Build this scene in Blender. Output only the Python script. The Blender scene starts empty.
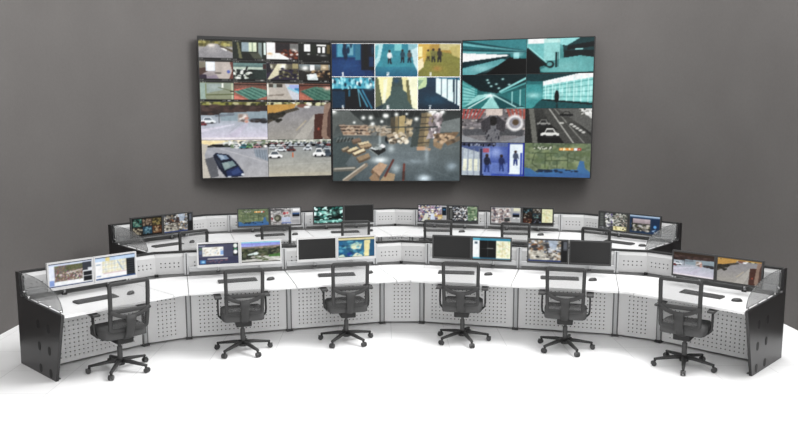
import bpy, bmesh, math, random
import numpy as np
from mathutils import Vector, Matrix

SC = bpy.context.scene
COL = SC.collection
PI = math.pi
cos, sin, tan, rad = math.cos, math.sin, math.tan, math.radians

# ------------------------------------------------------------------ materials
def lin(c):
    return c / 12.92 if c <= 0.04045 else ((c + 0.055) / 1.055) ** 2.4
def hexc(s):
    s = s.lstrip('#')
    if len(s) == 3: s = ''.join(ch * 2 for ch in s)
    return tuple(int(s[i:i + 2], 16) / 255 for i in (0, 2, 4))
def mat(name, col, rough=.5, metal=0., spec=.5, noise=0., scale=40., bump=0., coat=0.):
    m = bpy.data.materials.new(name); m.use_nodes = True
    nt = m.node_tree; b = nt.nodes['Principled BSDF']
    c = tuple(lin(x) for x in hexc(col)) + (1,)
    b.inputs['Base Color'].default_value = c
    b.inputs['Roughness'].default_value = rough
    b.inputs['Metallic'].default_value = metal
    b.inputs['Specular IOR Level'].default_value = spec
    b.inputs['Coat Weight'].default_value = coat
    if noise or bump:
        tc = nt.nodes.new('ShaderNodeTexCoord'); nz = nt.nodes.new('ShaderNodeTexNoise')
        nz.inputs['Scale'].default_value = scale; nz.inputs['Detail'].default_value = 5
        nt.links.new(tc.outputs['Object'], nz.inputs['Vector'])
        if noise:
            mx = nt.nodes.new('ShaderNodeMix'); mx.data_type = 'RGBA'
            mx.inputs['A'].default_value = tuple(x * (1 - noise) for x in c[:3]) + (1,)
            mx.inputs['B'].default_value = tuple(min(1, x * (1 + noise)) for x in c[:3]) + (1,)
            nt.links.new(nz.outputs['Fac'], mx.inputs['Factor'])
            nt.links.new(mx.outputs['Result'], b.inputs['Base Color'])
        if bump:
            bp = nt.nodes.new('ShaderNodeBump'); bp.inputs['Strength'].default_value = bump
            bp.inputs['Distance'].default_value = .01
            nt.links.new(nz.outputs['Fac'], bp.inputs['Height'])
            nt.links.new(bp.outputs['Normal'], b.inputs['Normal'])
    return m

M = dict(
    railblk=mat('black_rail', '2e2e2e', .7, spec=.2, noise=.05, scale=80),
    white=mat('white_laminate', 'd6d6d6', .35, noise=.01, scale=30),
    panel=mat('grey_powder_coat', 'b2b2b2', .45, spec=.4, noise=.03, scale=60),
    front=mat('grey_perforated_steel', 'e0e0e0', .42, spec=.4, noise=.03, scale=60),
    alu=mat('brushed_aluminium', 'b4b5b6', .45, metal=.2, noise=.05, scale=120),
    dark=mat('dark_grey_metal', '3a3a3a', .45, noise=.05, scale=80),
    slotgrey=mat('grey_post_edge', '6c6c6c', .6, noise=.05, scale=80),
    tray_shade=mat('dark_tray_and_shade', '2c2c2c', .7, noise=.05, scale=80),  # cable tray colour, also the dark sheets standing in for shade behind holes
    black=mat('black_lacquer', '1b1a1b', .3, spec=.5, noise=.05, scale=25),
    hole=mat('matt_black', '0b0b0b', .6, noise=.05, scale=60),
    chair=mat('charcoal_plastic', '303030', .55, spec=.35, noise=.06, scale=60),
    fabric=mat('charcoal_fabric', '4e4e4e', .95, spec=.2, noise=.12, scale=260, bump=.3),
    silver=mat('silver_plastic', 'c4c4c4', .35, metal=.25, noise=.02, scale=60),
    bezel=mat('black_plastic', '333333', .42, noise=.05, scale=60),
    chrome=mat('chrome', 'd8d8d8', .15, metal=1., noise=.03, scale=30),
    key=mat('key_plastic', '4a4a4a', .6, noise=.08, scale=90),
)

def mat_floor():
    m = mat('white_raised_floor', 'f3f3f3', .35, spec=.25)
    nt = m.node_tree; b = nt.nodes['Principled BSDF']
    tc = nt.nodes.new('ShaderNodeTexCoord'); mp = nt.nodes.new('ShaderNodeMapping')
    mp.inputs['Location'].default_value = (.15, .32, 0)
    br = nt.nodes.new('ShaderNodeTexBrick'); br.offset = 0
    br.inputs['Color1'].default_value = (.9, .9, .9, 1); br.inputs['Color2'].default_value = (.885, .885, .885, 1)
    br.inputs['Mortar'].default_value = (.62, .62, .62, 1)
    br.inputs['Scale'].default_value = 1; br.inputs['Brick Width'].default_value = .695; br.inputs['Row Height'].default_value = .695
    br.inputs['Mortar Size'].default_value = .0035; br.inputs['Mortar Smooth'].default_value = .4
    nt.links.new(tc.outputs['Object'], mp.inputs['Vector']); nt.links.new(mp.outputs['Vector'], br.inputs['Vector'])
    nt.links.new(br.outputs['Color'], b.inputs['Base Color'])
    return m
def mat_wall():
    m = mat('grey_plaster', '7c7876', .9, spec=.15)
    nt = m.node_tree; b = nt.nodes['Principled BSDF']
    tc = nt.nodes.new('ShaderNodeTexCoord')
    n1 = nt.nodes.new('ShaderNodeTexNoise'); n1.inputs['Scale'].default_value = .9; n1.inputs['Detail'].default_value = 6
    n2 = nt.nodes.new('ShaderNodeTexNoise'); n2.inputs['Scale'].default_value = 26; n2.inputs['Detail'].default_value = 4
    mx = nt.nodes.new('ShaderNodeMix'); mx.data_type = 'FLOAT'; mx.inputs['Factor'].default_value = .35
    rp = nt.nodes.new('ShaderNodeValToRGB')
    rp.color_ramp.elements[0].position = .3; rp.color_ramp.elements[0].color = WALL0
    rp.color_ramp.elements[1].position = .7; rp.color_ramp.elements[1].color = WALL1
    for n in (n1, n2): nt.links.new(tc.outputs['Object'], n.inputs['Vector'])
    nt.links.new(n1.outputs['Fac'], mx.inputs['A']); nt.links.new(n2.outputs['Fac'], mx.inputs['B'])
    nt.links.new(mx.outputs['Result'], rp.inputs['Fac']); nt.links.new(rp.outputs['Color'], b.inputs['Base Color'])
    return m
WALL0 = (.106, .099, .096, 1); WALL1 = (.125, .118, .114, 1)
M['floor'] = mat_floor(); M['wall'] = mat_wall()

def mat_see_through(name, col, opacity, rough, gloss=0.):
    m = bpy.data.materials.new(name); m.use_nodes = True; nt = m.node_tree
    b = nt.nodes['Principled BSDF']; b.inputs['Base Color'].default_value = tuple(lin(x) for x in hexc(col)) + (1,)
    b.inputs['Roughness'].default_value = rough
    tr = nt.nodes.new('ShaderNodeBsdfTransparent'); mx = nt.nodes.new('ShaderNodeMixShader')
    mx.inputs['Fac'].default_value = opacity
    out = nt.nodes['Material Output']
    nt.links.new(tr.outputs[0], mx.inputs[1]); nt.links.new(b.outputs[0], mx.inputs[2])
    last = mx
    if gloss:
        gl = nt.nodes.new('ShaderNodeBsdfGlossy'); gl.inputs['Roughness'].default_value = .04
        m2 = nt.nodes.new('ShaderNodeMixShader'); m2.inputs['Fac'].default_value = gloss
        nt.links.new(mx.outputs[0], m2.inputs[1]); nt.links.new(gl.outputs[0], m2.inputs[2]); last = m2
    nt.links.new(last.outputs[0], out.inputs['Surface'])
    return m
M['mesh'] = mat_see_through('chair_mesh_fabric', '4a4a4a', .38, .9)
M['glass'] = mat_see_through('clear_glass', '9c9e9e', .4, .3, .015)
M['glass_edge'] = mat('glass_edge', '3c3f3f', .2, noise=.05, scale=50)

def mat_screen():
    m = bpy.data.materials.new('lit_screen'); m.use_nodes = True; nt = m.node_tree
    b = nt.nodes['Principled BSDF']; b.inputs['Base Color'].default_value = (.004, .004, .004, 1)
    b.inputs['Roughness'].default_value = .3; b.inputs['Specular IOR Level'].default_value = .15
    at = nt.nodes.new('ShaderNodeAttribute'); at.attribute_name = 'Col'
    nt.links.new(at.outputs['Color'], b.inputs['Emission Color']); b.inputs['Emission Strength'].default_value = 1.
    return m
M['screen'] = mat_screen()
M['off'] = mat('unlit_screen', '202020', .35, spec=.25, noise=.04, scale=20)

# ------------------------------------------------------------------ mesh builder
class MB:
    def __init__(s): s.v = []; s.f = []; s.mi = []
    def add(s, vs, fs, mi=0):
        o = len(s.v); s.v += [tuple(p) for p in vs]
        for f in fs: s.f.append(tuple(i + o for i in f)); s.mi.append(mi)
    def box(s, x0, x1, y0, y1, z0, z1, mi=0, T=None):
        vs = [Vector((x, y, z)) for z in (z0, z1) for y in (y0, y1) for x in (x0, x1)]
        if T: vs = [T @ p for p in vs]
        s.add(vs, [(0, 2, 3, 1), (4, 5, 7, 6), (0, 1, 5, 4), (1, 3, 7, 5), (3, 2, 6, 7), (2, 0, 4, 6)], mi); return s
    def prism(s, poly, lo, hi, axis='z', mi=0, mside=None):
        n = len(poly)
        def P(a, b, c): return {'z': (a, b, c), 'x': (c, a, b), 'y': (a, c, b)}[axis]
        vs = [P(a, b, lo) for a, b in poly] + [P(a, b, hi) for a, b in poly]
        s.add(vs, [tuple(range(n))[::-1], tuple(range(n, 2 * n))], mi)
        s.add(vs, [(i, (i + 1) % n, n + (i + 1) % n, n + i) for i in range(n)], mi if mside is None else mside); return s
    def tube(s, pts, w, h=None, n=8, ref=(0, 0, 1), closed=False, taper=None, mi=0):
        pts = [Vector(p) for p in pts]; h = h or w; ref = Vector(ref); N = len(pts); vs = []
        for i, p in enumerate(pts):
            a = pts[(i - 1) % N] if (closed or i) else pts[0]; b = pts[(i + 1) % N] if (closed or i < N - 1) else pts[-1]
            t = (b - a).normalized(); u = t.cross(ref)
            if u.length < 1e-4: u = t.cross(Vector((1, 0, 0)))
            u.normalize(); q = u.cross(t); k = 1 if taper is None else taper[i]
            for j in range(n):
                an = 2 * PI * (j + .5) / n
                # super-ellipse section, near a rounded rectangle
                c_, s_ = cos(an), sin(an); e = .6
                vs.append(p + u * (w / 2 * k * math.copysign(abs(c_) ** e, c_)) + q * (h / 2 * k * math.copysign(abs(s_) ** e, s_)))
        fs = []
        for i in range(N if closed else N - 1):
            for j in range(n):
                fs.append((i * n + j, i * n + (j + 1) % n, ((i + 1) % N) * n + (j + 1) % n, ((i + 1) % N) * n + j))
        if not closed: fs += [tuple(range(n))[::-1], tuple((N - 1) * n + j for j in range(n))]
        s.add(vs, fs, mi); return s
    def cyl(s, p0, p1, r0, r1=None, n=16, mi=0):
        r1 = r0 if r1 is None else r1; p0 = Vector(p0); p1 = Vector(p1); t = (p1 - p0).normalized()
        u = t.cross(Vector((0, 0, 1)));
        if u.length < 1e-4: u = Vector((1, 0, 0))
        u.normalize(); q = t.cross(u); vs = []
        for p, r in ((p0, r0), (p1, r1)):
            for j in range(n): vs.append(p + u * r * cos(2 * PI * j / n) + q * r * sin(2 * PI * j / n))
        s.add(vs, [tuple(range(n))[::-1], tuple(range(n, 2 * n))] + [(j, (j + 1) % n, n + (j + 1) % n, n + j) for j in range(n)], mi); return s
    def perf(s, W, z0, z1, xs, zs, hole, y, t, x0=0.):
        """upright sheet of width W with square holes right through it"""
        def brk(lo, hi, cs):
            b = [(lo, 0)]
            for c in cs: b += [(c - hole / 2, 1), (c + hole / 2, 0)]
            return b + [(hi, 0)]
        bx = brk(x0 - W / 2, x0 + W / 2, xs); bz = brk(z0, z1, zs)
        for i in range(len(bx) - 1):
            for k in range(len(bz) - 1):
                a, b, c, d = bx[i][0], bx[i + 1][0], bz[k][0], bz[k + 1][0]
                if bx[i][1] and bz[k][1]:
                    s.add([(a, y, c), (b, y, c), (b, y, d), (a, y, d), (a, y + t, c), (b, y + t, c), (b, y + t, d), (a, y + t, d)],
                          [(0, 4, 5, 1), (1, 5, 6, 2), (2, 6, 7, 3), (3, 7, 4, 0)])
                else:
                    s.add([(a, y, c), (b, y, c), (b, y, d), (a, y, d)], [(0, 1, 2, 3)])
                    s.add([(a, y + t, c), (b, y + t, c), (b, y + t, d), (a, y + t, d)], [(3, 2, 1, 0)])
        for i in range(len(bx) - 1):
            a, b = bx[i][0], bx[i + 1][0]
            for z, r in ((z0, 1), (z1, 0)):
                q = [(a, y, z), (a, y + t, z), (b, y + t, z), (b, y, z)]; s.add(q if r else q[::-1], [(0, 1, 2, 3)])
        for k in range(len(bz) - 1):
            c, d = bz[k][0], bz[k + 1][0]
            for x, r in ((bx[0][0], 0), (bx[-1][0], 1)):
                q = [(x, y, c), (x, y + t, c), (x, y + t, d), (x, y, d)]; s.add(q if r else q[::-1], [(0, 1, 2, 3)])
        return s
    def xf(s, T): s.v = [tuple(T @ Vector(p)) for p in s.v]; return s
    def mesh(s, name, mats, smooth=False):
        me = bpy.data.meshes.new(name); me.from_pydata(s.v, [], s.f)
        for i, m in enumerate(s.mi): me.polygons[i].material_index = m
        for m in (mats if isinstance(mats, (list, tuple)) else [mats]): me.materials.append(m)
        bm = bmesh.new(); bm.from_mesh(me); bmesh.ops.remove_doubles(bm, verts=bm.verts, dist=1e-5)
        bmesh.ops.recalc_face_normals(bm, faces=bm.faces); bm.to_mesh(me); bm.free()
        if smooth:
            for p in me.polygons: p.use_smooth = True
        return me
    def build(s, name, mats, parent=None, bevel=0., seg=2, smooth=False, sub=0):
        o = bpy.data.objects.new(name, s.mesh(name, mats, smooth or bevel > 0)); COL.objects.link(o)
        if parent: o.parent = parent
        if bevel:
            m = o.modifiers.new('bevel', 'BEVEL'); m.width = bevel; m.segments = seg; m.limit_method = 'ANGLE'; m.angle_limit = rad(40)
            m.harden_normals = True
        if sub:
            m = o.modifiers.new('sub', 'SUBSURF'); m.levels = m.render_levels = sub
        return o

KIDS = {}
def empty(name, loc=(0, 0, 0), rz=0., parent=None):
    o = bpy.data.objects.new(name, None); COL.objects.link(o); o.location = loc; o.rotation_euler = (0, 0, rz); o.empty_display_size = .1
    if parent: o.parent = parent
    return o
def tag(o, label=None, cat=None, group=None, kind=None):
    for k, v in (('label', label), ('category', cat), ('group', group), ('kind', kind)):
        if v: o[k] = v
    return o
def children(o): return [c for c in COL.objects if c.parent == o]
def copy_tree(o, parent=None):
    c = o.copy(); COL.objects.link(c)
    if parent: c.parent = parent
    for ch in children(o): copy_tree(ch, c)
    return c

# ------------------------------------------------------------------ painted pictures for the lit screens
class Cv:
    def __init__(s, w, h, c='000'):
        s.w, s.h = w, h; s.a = np.ones((h, w, 3)) * np.array(hexc(c))
        s.X, s.Y = np.meshgrid((np.arange(w) + .5) / w, (np.arange(h) + .5) / h)
    def _m(s, mk, c, al=1.):
        mk = np.clip(mk, 0, 1)[..., None] * al; s.a = s.a * (1 - mk) + np.array(hexc(c)) * mk; return s
    def g(s, c0, c1, y0=0., y1=1., x0=0., x1=1., hor=False):
        t = np.clip((s.X - x0) / (x1 - x0) if hor else (s.Y - y0) / (y1 - y0), 0, 1)[..., None]
        im = np.array(hexc(c0)) * (1 - t) + np.array(hexc(c1)) * t
        mk = ((s.X >= x0) & (s.X < x1) & (s.Y >= y0) & (s.Y < y1))[..., None]
        s.a = np.where(mk, im, s.a); return s
    def r(s, x0, y0, x1, y1, c, al=1.):
        return s._m(((s.X >= x0) & (s.X < x1) & (s.Y >= y0) & (s.Y < y1)).astype(float), c, al)
    def p(s, pts, c, al=1.):
        ins = np.zeros(s.X.shape, bool); n = len(pts)
        for i in range(n):
            (xa, ya), (xb, yb) = pts[i], pts[(i + 1) % n]
            if ya == yb: continue
            ins ^= ((s.Y > min(ya, yb)) & (s.Y <= max(ya, yb)) & (s.X < xa + (s.Y - ya) * (xb - xa) / (yb - ya)))
        return s._m(ins.astype(float), c, al)
    def l(s, x0, y0, x1, y1, wd, c, al=1.):
        dx, dy = (x1 - x0) * s.w, (y1 - y0) * s.h; L2 = dx * dx + dy * dy + 1e-9
        px, py = (s.X - x0) * s.w, (s.Y - y0) * s.h; t = np.clip((px * dx + py * dy) / L2, 0, 1)
        d = np.hypot(px - t * dx, py - t * dy); return s._m(wd * s.w / 200 - d + .6, c, al)
    def e(s, cx, cy, rx, ry, c, al=1., soft=.25):
        d = np.hypot((s.X - cx) / rx, (s.Y - cy) / ry); return s._m((1 - d) / soft + .5, c, al)
    def glow(s, cx, cy, rx, ry, c, al=1.):
        d = ((s.X - cx) / rx) ** 2 + ((s.Y - cy) / ry) ** 2; return s._m(np.exp(-d * 1.5), c, al)
    def n(s, amp=.1, cell=3, seed=1, box=(0, 0, 1, 1), tint=False):
        rs = np.random.RandomState(seed); k = rs.rand(s.h // cell + 2, s.w // cell + 2, 3 if tint else 1)
        k = np.repeat(np.repeat(k, cell, 0), cell, 1)[:s.h, :s.w]
        mk = ((s.X >= box[0]) & (s.X < box[2]) & (s.Y >= box[1]) & (s.Y < box[3]))[..., None]
        s.a = np.where(mk, np.clip(s.a + (k - .5) * 2 * amp, 0, 1), s.a); return s
    def sc(s, box, cols, num, sx, sy, seed=1, al=1., grow=0.):
        rs = random.Random(seed); q = [(rs.random(), rs.random(), rs.random(), rs.random()) for _ in range(num)]
        for x, y, z, w in sorted(q, key=lambda t: t[1]):
            k = (.6 + .8 * z) * (1 + grow * y); xx = box[0] + x * (box[2] - box[0]); yy = box[1] + y * (box[3] - box[1])
            s.e(xx, yy, sx * k, sy * k, cols[int(w * len(cols)) % len(cols)], al, .5)
        return s
    def ov(s, seed=0):
        """dark caption bars of a camera overlay with little pale time marks"""
        s.r(0, 0, 1, .09, '14130f', .9).r(0, .9, 1, 1, '121211', .95)
        rs = random.Random(seed)
        for i in range(9):
            x = .02 + i * .024; s.r(x, .02, x + .013, .07, 'b9b9b4', .7 if rs.random() > .25 else .2)
            x = .66 + i * .034; s.r(x, .92, x + .02, .97, 'c9c9c5', .8 if rs.random() > .25 else .2)
            if i < 5: s.r(.02 + i * .024, .92, .033 + i * .024, .97, 'b5b5b0', .6)
        return s
    def dig(s, ch, x, y, c='eef4f4'):
        B = {'1': '010110010010111', '2': '111001111100111', '3': '111001111001111', '5': '111100111001111', '6': '111100111101111', '7': '111001010010010'}[ch]
        for i, b in enumerate(B):
            if b == '1': s.r(x + (i % 3) * 1.2 / s.w, y + (i // 3) * 1.2 / s.h, x + (i % 3 + 1) * 1.2 / s.w, y + (i // 3 + 1) * 1.2 / s.h, c)
        return s
    def tex(s, amp=.1, seed=1):
        """cloudy grain on several scales, as in a camera picture"""
        rs = np.random.RandomState(seed); t = np.zeros((s.h, s.w))
        for cell, k in ((12, .5), (6, .7), (3, .8), (2, .6)):
            g = rs.rand(s.h // cell + 3, s.w // cell + 3); y = np.arange(s.h) / cell; x = np.arange(s.w) / cell
            y0, x0 = y.astype(int), x.astype(int); fy, fx = (y - y0)[:, None], (x - x0)[None]
            t += k * ((g[y0][:, x0] * (1 - fx) + g[y0][:, x0 + 1] * fx) * (1 - fy) + (g[y0 + 1][:, x0] * (1 - fx) + g[y0 + 1][:, x0 + 1] * fx) * fy - .5)
        s.a = np.clip(s.a * (1 + amp * 2.2 * t[..., None]), 0, 1); return s
    def tone(s, con=1., sat=1., gain=1.):
        m = s.a.mean(-1, keepdims=True); s.a = np.clip(((m + (s.a - m) * sat) - .4) * con + .4, 0, 1) * gain; return s
    def soften(s, k=1):
        for _ in range(k):
            p_ = np.pad(s.a, ((1, 1), (1, 1), (0, 0)), 'edge')
            s.a = (p_[1:-1, 1:-1] * 2 + p_[:-2, 1:-1] + p_[2:, 1:-1] + p_[1:-1, :-2] + p_[1:-1, 2:]) / 6
        return s
    def put(s, o, x, y, w, h):
        """paste another picture"""
        i0, j0 = int(y * s.h), int(x * s.w); i1, j1 = int((y + h) * s.h), int((x + w) * s.w)
        ii = np.clip(((np.arange(i1 - i0) + .5) / (i1 - i0) * o.h).astype(int), 0, o.h - 1)
        jj = np.clip(((np.arange(j1 - j0) + .5) / (j1 - j0) * o.w).astype(int), 0, o.w - 1)
        s.a[i0:i1, j0:j1] = o.a[ii][:, jj]; return s

def screen_mesh(name, cv, x0, x1, z0, z1, y, gain=1.):
    """flat display face in the xz plane, facing -y, its picture held per vertex"""
    w, h = cv.w, cv.h
    xs = np.linspace(x0, x1, w); zs = np.linspace(z1, z0, h)
    X, Z = np.meshgrid(xs, zs); v = np.stack([X, np.full_like(X, y), Z], -1).reshape(-1, 3)
    i = np.arange(h - 1)[:, None] * w + np.arange(w - 1)[None]
    f = np.stack([i + w, i + w + 1, i + 1, i], -1).reshape(-1, 4)
    me = bpy.data.meshes.new(name); me.from_pydata(v.tolist(), [], f.tolist())
    at = me.color_attributes.new('Col', 'FLOAT_COLOR', 'POINT')
    c = cv.a.reshape(-1, 3); c = np.where(c <= .04045, c / 12.92, ((c + .055) / 1.055) ** 2.4) * gain
    at.data.foreach_set('color', np.concatenate([c, np.ones((len(c), 1))], 1).astype(np.float32).ravel())
    me.materials.append(M['screen']); return me
def screen_obj(name, cv, rect, y, parent, label=None, gain=1.):
    o = bpy.data.objects.new(name, screen_mesh(name, cv, *rect, y, gain)); COL.objects.link(o); o.parent = parent
    if label: o['label'] = label
    return o

# ---- small camera feeds
S = (56, 36)
def f_road():
    c = Cv(*S).g('6e6a3a', '8d8a86', 0, .5).g('a09c9a', '76757a', .4, 1); c.sc((0, .05, 1, .3), ['5a5428', '8a8040', 'b0a868', '3c3c22'], 40, .05, .07, 1)
    c.p([(.3, .25), (.55, .22), (1, .75), (1, 1), (0, 1), (0, .6)], '8b898c').glow(.38, .3, .14, .12, 'efe6d8', .9).glow(.4, .55, .2, .2, 'a9a6a6', .6)
    c.p([(.62, .3), (1, .5), (1, .62), (.62, .36)], '5b5140').p([(.7, .4), (.85, .5), (.8, .56), (.66, .44)], 'd9d8d6'); return c.n(.04, 1, 3).ov(1)
def f_room():
    c = Cv(*S, '20281f').p([(.12, .1), (.18, .1), (.3, 1), (.2, 1)], '6b6a4c').r(.27, .12, .48, .55, '8fa0a8').r(.48, .1, .72, .55, 'cfd8bc').r(.58, .1, .6, .55, '8b9a83')
    c.r(.72, .1, .77, .6, '3a3d33').r(.77, .1, .88, .9, '83908f').r(.93, .12, 1, .7, 'd4e2dc').p([(.27, .6), (.5, .6), (.6, .88), (.3, .88)], '14170f').p([(.5, .62), (.78, .62), (.9, .9), (.62, .88)], '4d5042')
    return c.n(.03, 1, 5).ov(2)
def f_shop():
    c = Cv(*S, '3b2320').r(.02, .08, .28, .62, 'fdfdfd').r(.3, .1, .74, .45, '2a2326').r(.74, .1, 1, .5, '70706e').sc((.4, .45, 1, .8), ['7a3a20', '8a3a1c', '3a1d18', 'c5b9b4', '5a2a1e'], 40, .05, .06, 3)
    c.p([(.02, .62), (.4, .58), (.7, .82), (.7, .92), (.02, .92)], 'f2ece6').glow(.12, .62, .1, .08, 'c79a68', .8).glow(.85, .42, .1, .08, 'e8e2dc', .8).glow(.75, .85, .06, .06, 'cfd0e0', .8); return c.n(.05, 1, 6).ov(3)
def f_windows():
    c = Cv(*S, '1a1c17').r(.18, .1, .38, .46, 'f4f6f4').r(.58, .12, .88, .2, 'e9ece6').r(.6, .24, .7, .54, 'fafafa').r(.75, .22, .84, .54, 'f4f4f0').r(.9, .1, 1, .55, '5c5030').r(.4, .1, .56, .6, '20261a')
    c.glow(.32, .6, .06, .05, 'e8e8e8', .9).glow(.78, .66, .12, .07, '9b9ca0', .9).glow(.6, .62, .04, .04, 'cccccc', .7).r(.1, .7, .9, .9, '15140f', .6); return c.n(.03, 1, 7).ov(4)
def f_wash():
    c = Cv(*S, '93887f').g('b8b0a8', '8a8088', .1, 1).r(.0, .1, .2, .4, '7d7868').p([(.0, .4), (.22, .35), (.3, .5), (.0, .75)], '4f3a33').r(.2, .05, .46, .52, 'd3dbee').r(.24, .12, .42, .5, 'eef2fb')
    c.p([(.46, .08), (.9, .08), (1, .5), (.9, .9), (.5, .9)], 'b5aba4').p([(.9, .08), (1, .08), (1, .95), (.86, .95), (.97, .5)], '6d4038').p([(0, .72), (.2, .68), (.24, .95), (0, .95)], '33263a').e(.86, .55, .05, .08, '5562a8').e(.55, .62, .1, .05, '6c655f').p([(.22, .8), (.5, .7), (.6, .95), (.22, .95)], '8b7f8e')
    return c.n(.03, 1, 8).ov(5)
def f_gym():
    c = Cv(*S, '1a2220').g('6e8e8c', '4a5a58', .1, .45).r(.0, .3, .9, .42, 'aebcae').r(.3, .5, 1, .9, '1c2b28').sc((.0, .45, .6, .85), ['dfe3da', 'f0f2ea', '11150f', 'aeb5aa', '222b28'], 46, .05, .05, 9)
    c.p([(.6, .55), (1, .4), (1, .9), (.7, .9)], '263430').r(.9, .15, 1, .4, '402a2a').l(.42, .3, .36, .55, 4, '141414'); return c.n(.05, 1, 10).ov(6)
def f_aisle():
    c = Cv(*S, '332c40').r(.0, .1, 1, .4, '5c5748').p([(.35, .1), (.62, .1), (.45, .6), (.1, .9), (.02, .9)], 'c9c3a6').glow(.52, .25, .12, .15, 'fbfaea', 1).glow(.15, .25, .06, .12, 'e6e4d2', .8).sc((.4, .35, 1, .8), ['2b2438', '4a4530', '8e8a6c', '1c1826'], 44, .05, .05, 11).r(.8, .08, .98, .32, 'b4a878', .7).p([(0, .1), (.1, .1), (.16, .5), (0, .6)], '201c26')
    return c.n(.05, 1, 12).ov(7)
def f_office():
    c = Cv(*S, '2b241e').g('7c8a90', '4a443c', .1, .5).glow(.2, .3, .12, .14, 'fbfdf8', 1).r(.36, .15, .5, .42, 'f5f8f2').r(.7, .1, .95, .4, 'b79a70', .7).sc((.45, .4, 1, .8), ['2b1f18', '5c4634', '1c1612', 'a58b68'], 40, .06, .05, 13).p([(.25, .62), (.55, .55), (.62, .9), (.28, .9)], 'c9d2d2').glow(.4, .68, .1, .1, 'fbfdfd', .9).p([(0, .4), (.2, .45), (.25, .95), (0, .95)], '2e2a28').glow(.8, .25, .08, .1, 'e9dcc0', .8)
    return c.n(.05, 1, 14).ov(8)
def f_hall():
    c = Cv(*S, '7f8a76').g('8a9486', '86896c', .1, 1).r(.02, .1, .18, .9, '93a79e').r(.16, .15, .2, .8, '7c8560').p([(.2, .15), (.6, .15), (.75, .4), (.2, .6)], '8f9c97').r(.64, .1, .69, .32, 'e5eadd').r(.93, .1, .98, .9, 'b5bba0').l(.2, .68, 1, .64, 3, '59603f').l(.55, .32, 1, .5, 2, '5f6648').r(.9, .48, 1, .53, '2b2d20').glow(.4, .3, .18, .12, 'aab5b2', .6); return c.n(.02, 1, 15).ov(9)
def f_pool(k):
    c = Cv(*S, 'a0695a').g('6a4a40', 'b8705f', .1, 1)
    if k == 1: c.p([(.0, .5), (.55, .28), (1, .42), (1, .72), (.6, .92), (.5, .92)], '5d8a7c').p([(0, .42), (.4, .3), (.1, .48)], 'c8685c').p([(0, .66), (.42, .92), (0, .92)], 'd0796a')
    else: c.p([(.05, .45), (.5, .22), (1, .3), (1, .92), (.5, .92)], '4f7767').p([(0, .5), (.42, .92), (0, .92)], 'b9705c').glow(.9, .3, .14, .12, 'e8c0b0', .9).p([(0, .15), (.8, .12), (0, .4)], '6e4238')
    for i in range(4): c.l(.1 + i * .14, .48 - i * .05, .62 + i * .13, .9 - i * .08, 3.5, '2e5a50', .8)
    c.r(.0, .1, 1, .2, '3a2620', .8); return c.n(.04, 2, 16 + k).ov(10 + k)
def f_walk():
    c = Cv(*S, 'a39a8e').g('b0a8a0', 'b5ada2', .1, 1).r(.02, .1, .48, .28, '4b463e').r(.2, .1, .3, .3, '9aa09a').p([(.55, .1), (.66, .1), (1, .5), (1, .92), (.8, .92)], 'bcc0c8').r(.7, .14, 1, .4, '9aa8d8').r(.85, .3, 1, .48, '3f86b4').p([(.65, .25), (1, .48), (1, .6), (.65, .34)], '8ec0d2').p([(.05, .66), (.55, .58), (.5, .68), (.05, .72)], '8c8278').l(.03, .15, .03, .6, 6, 'dfdcd2'); return c.n(.03, 1, 19).ov(13)

def car(c, x, y, w, h, body, roof='39424a'):
    c.e(x, y + h * .45, w * 1.05, h * .4, '4a4a4c', .6, .4).p([(x - w, y + h * .5), (x - w, y - .05 * h), (x - w * .6, y - h * .2), (x - w * .35, y - h), (x + w * .4, y - h), (x + w * .65, y - h * .2), (x + w, y), (x + w, y + h * .5)], body)
    c.p([(x - w * .5, y - h * .15), (x - w * .3, y - h * .8), (x + w * .33, y - h * .8), (x + w * .52, y - h * .15)], roof, .85).p([(x - w * .3, y - h * .8), (x + w * .33, y - h * .8), (x + w * .25, y - h), (x - w * .25, y - h)], body)
    return c.e(x - w * .55, y + h * .5, w * .18, h * .22, '1c1c1e').e(x + w * .55, y + h * .5, w * .18, h * .22, '1c1c1e')
B_ = (104, 62)
def f_lot():
    c = Cv(*B_).g('93a0a8', 'c9c2d2', .3, 1).r(0, 0, 1, .12, '5c5a30').sc((0, 0, 1, .1), ['8a8a44', 'b5b188', '34361c', '6e6c38'], 60, .03, .04, 1).r(0, .1, 1, .36, '3c2d29').sc((0, .1, 1, .36), ['4c3832', '2c211e', '574540'], 60, .04, .03, 21, .7)
    c.p([(.28, .3), (1, .24), (1, .52), (.3, .5)], '8797a0').p([(.2, .34), (.5, .3), (.5, .36), (.22, .4)], '6d7680'); car(c, .1, .5, .12, .1, 'd9dee2', '56626c'); car(c, .03, .58, .06, .06, '7c3034')
    c.r(.55, .3, .7, .54, 'a89c96', .7).sc((.56, .36, .7, .52), ['b98678', '8d7d74', 'd0c8c2', '6c605c'], 16, .025, .03, 3).sc((.76, .46, .97, .54), ['2b2b2e', '3a302e', '4d4e54'], 18, .04, .035, 4).l(.27, .22, .27, .55, .8, '383838')
    c.p([(.3, 1), (.66, .56), (.72, .56), (.5, 1)], 'bab2c4', .6).p([(0, .72), (.5, .58), (.5, .6), (0, .8)], 'd2ccda', .6).l(.42, .8, .6, .56, .6, '8c8894', .6); return c.g('dcd6d4', 'cdc6d2', .93, 1).n(.02, 1, 5)
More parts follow.
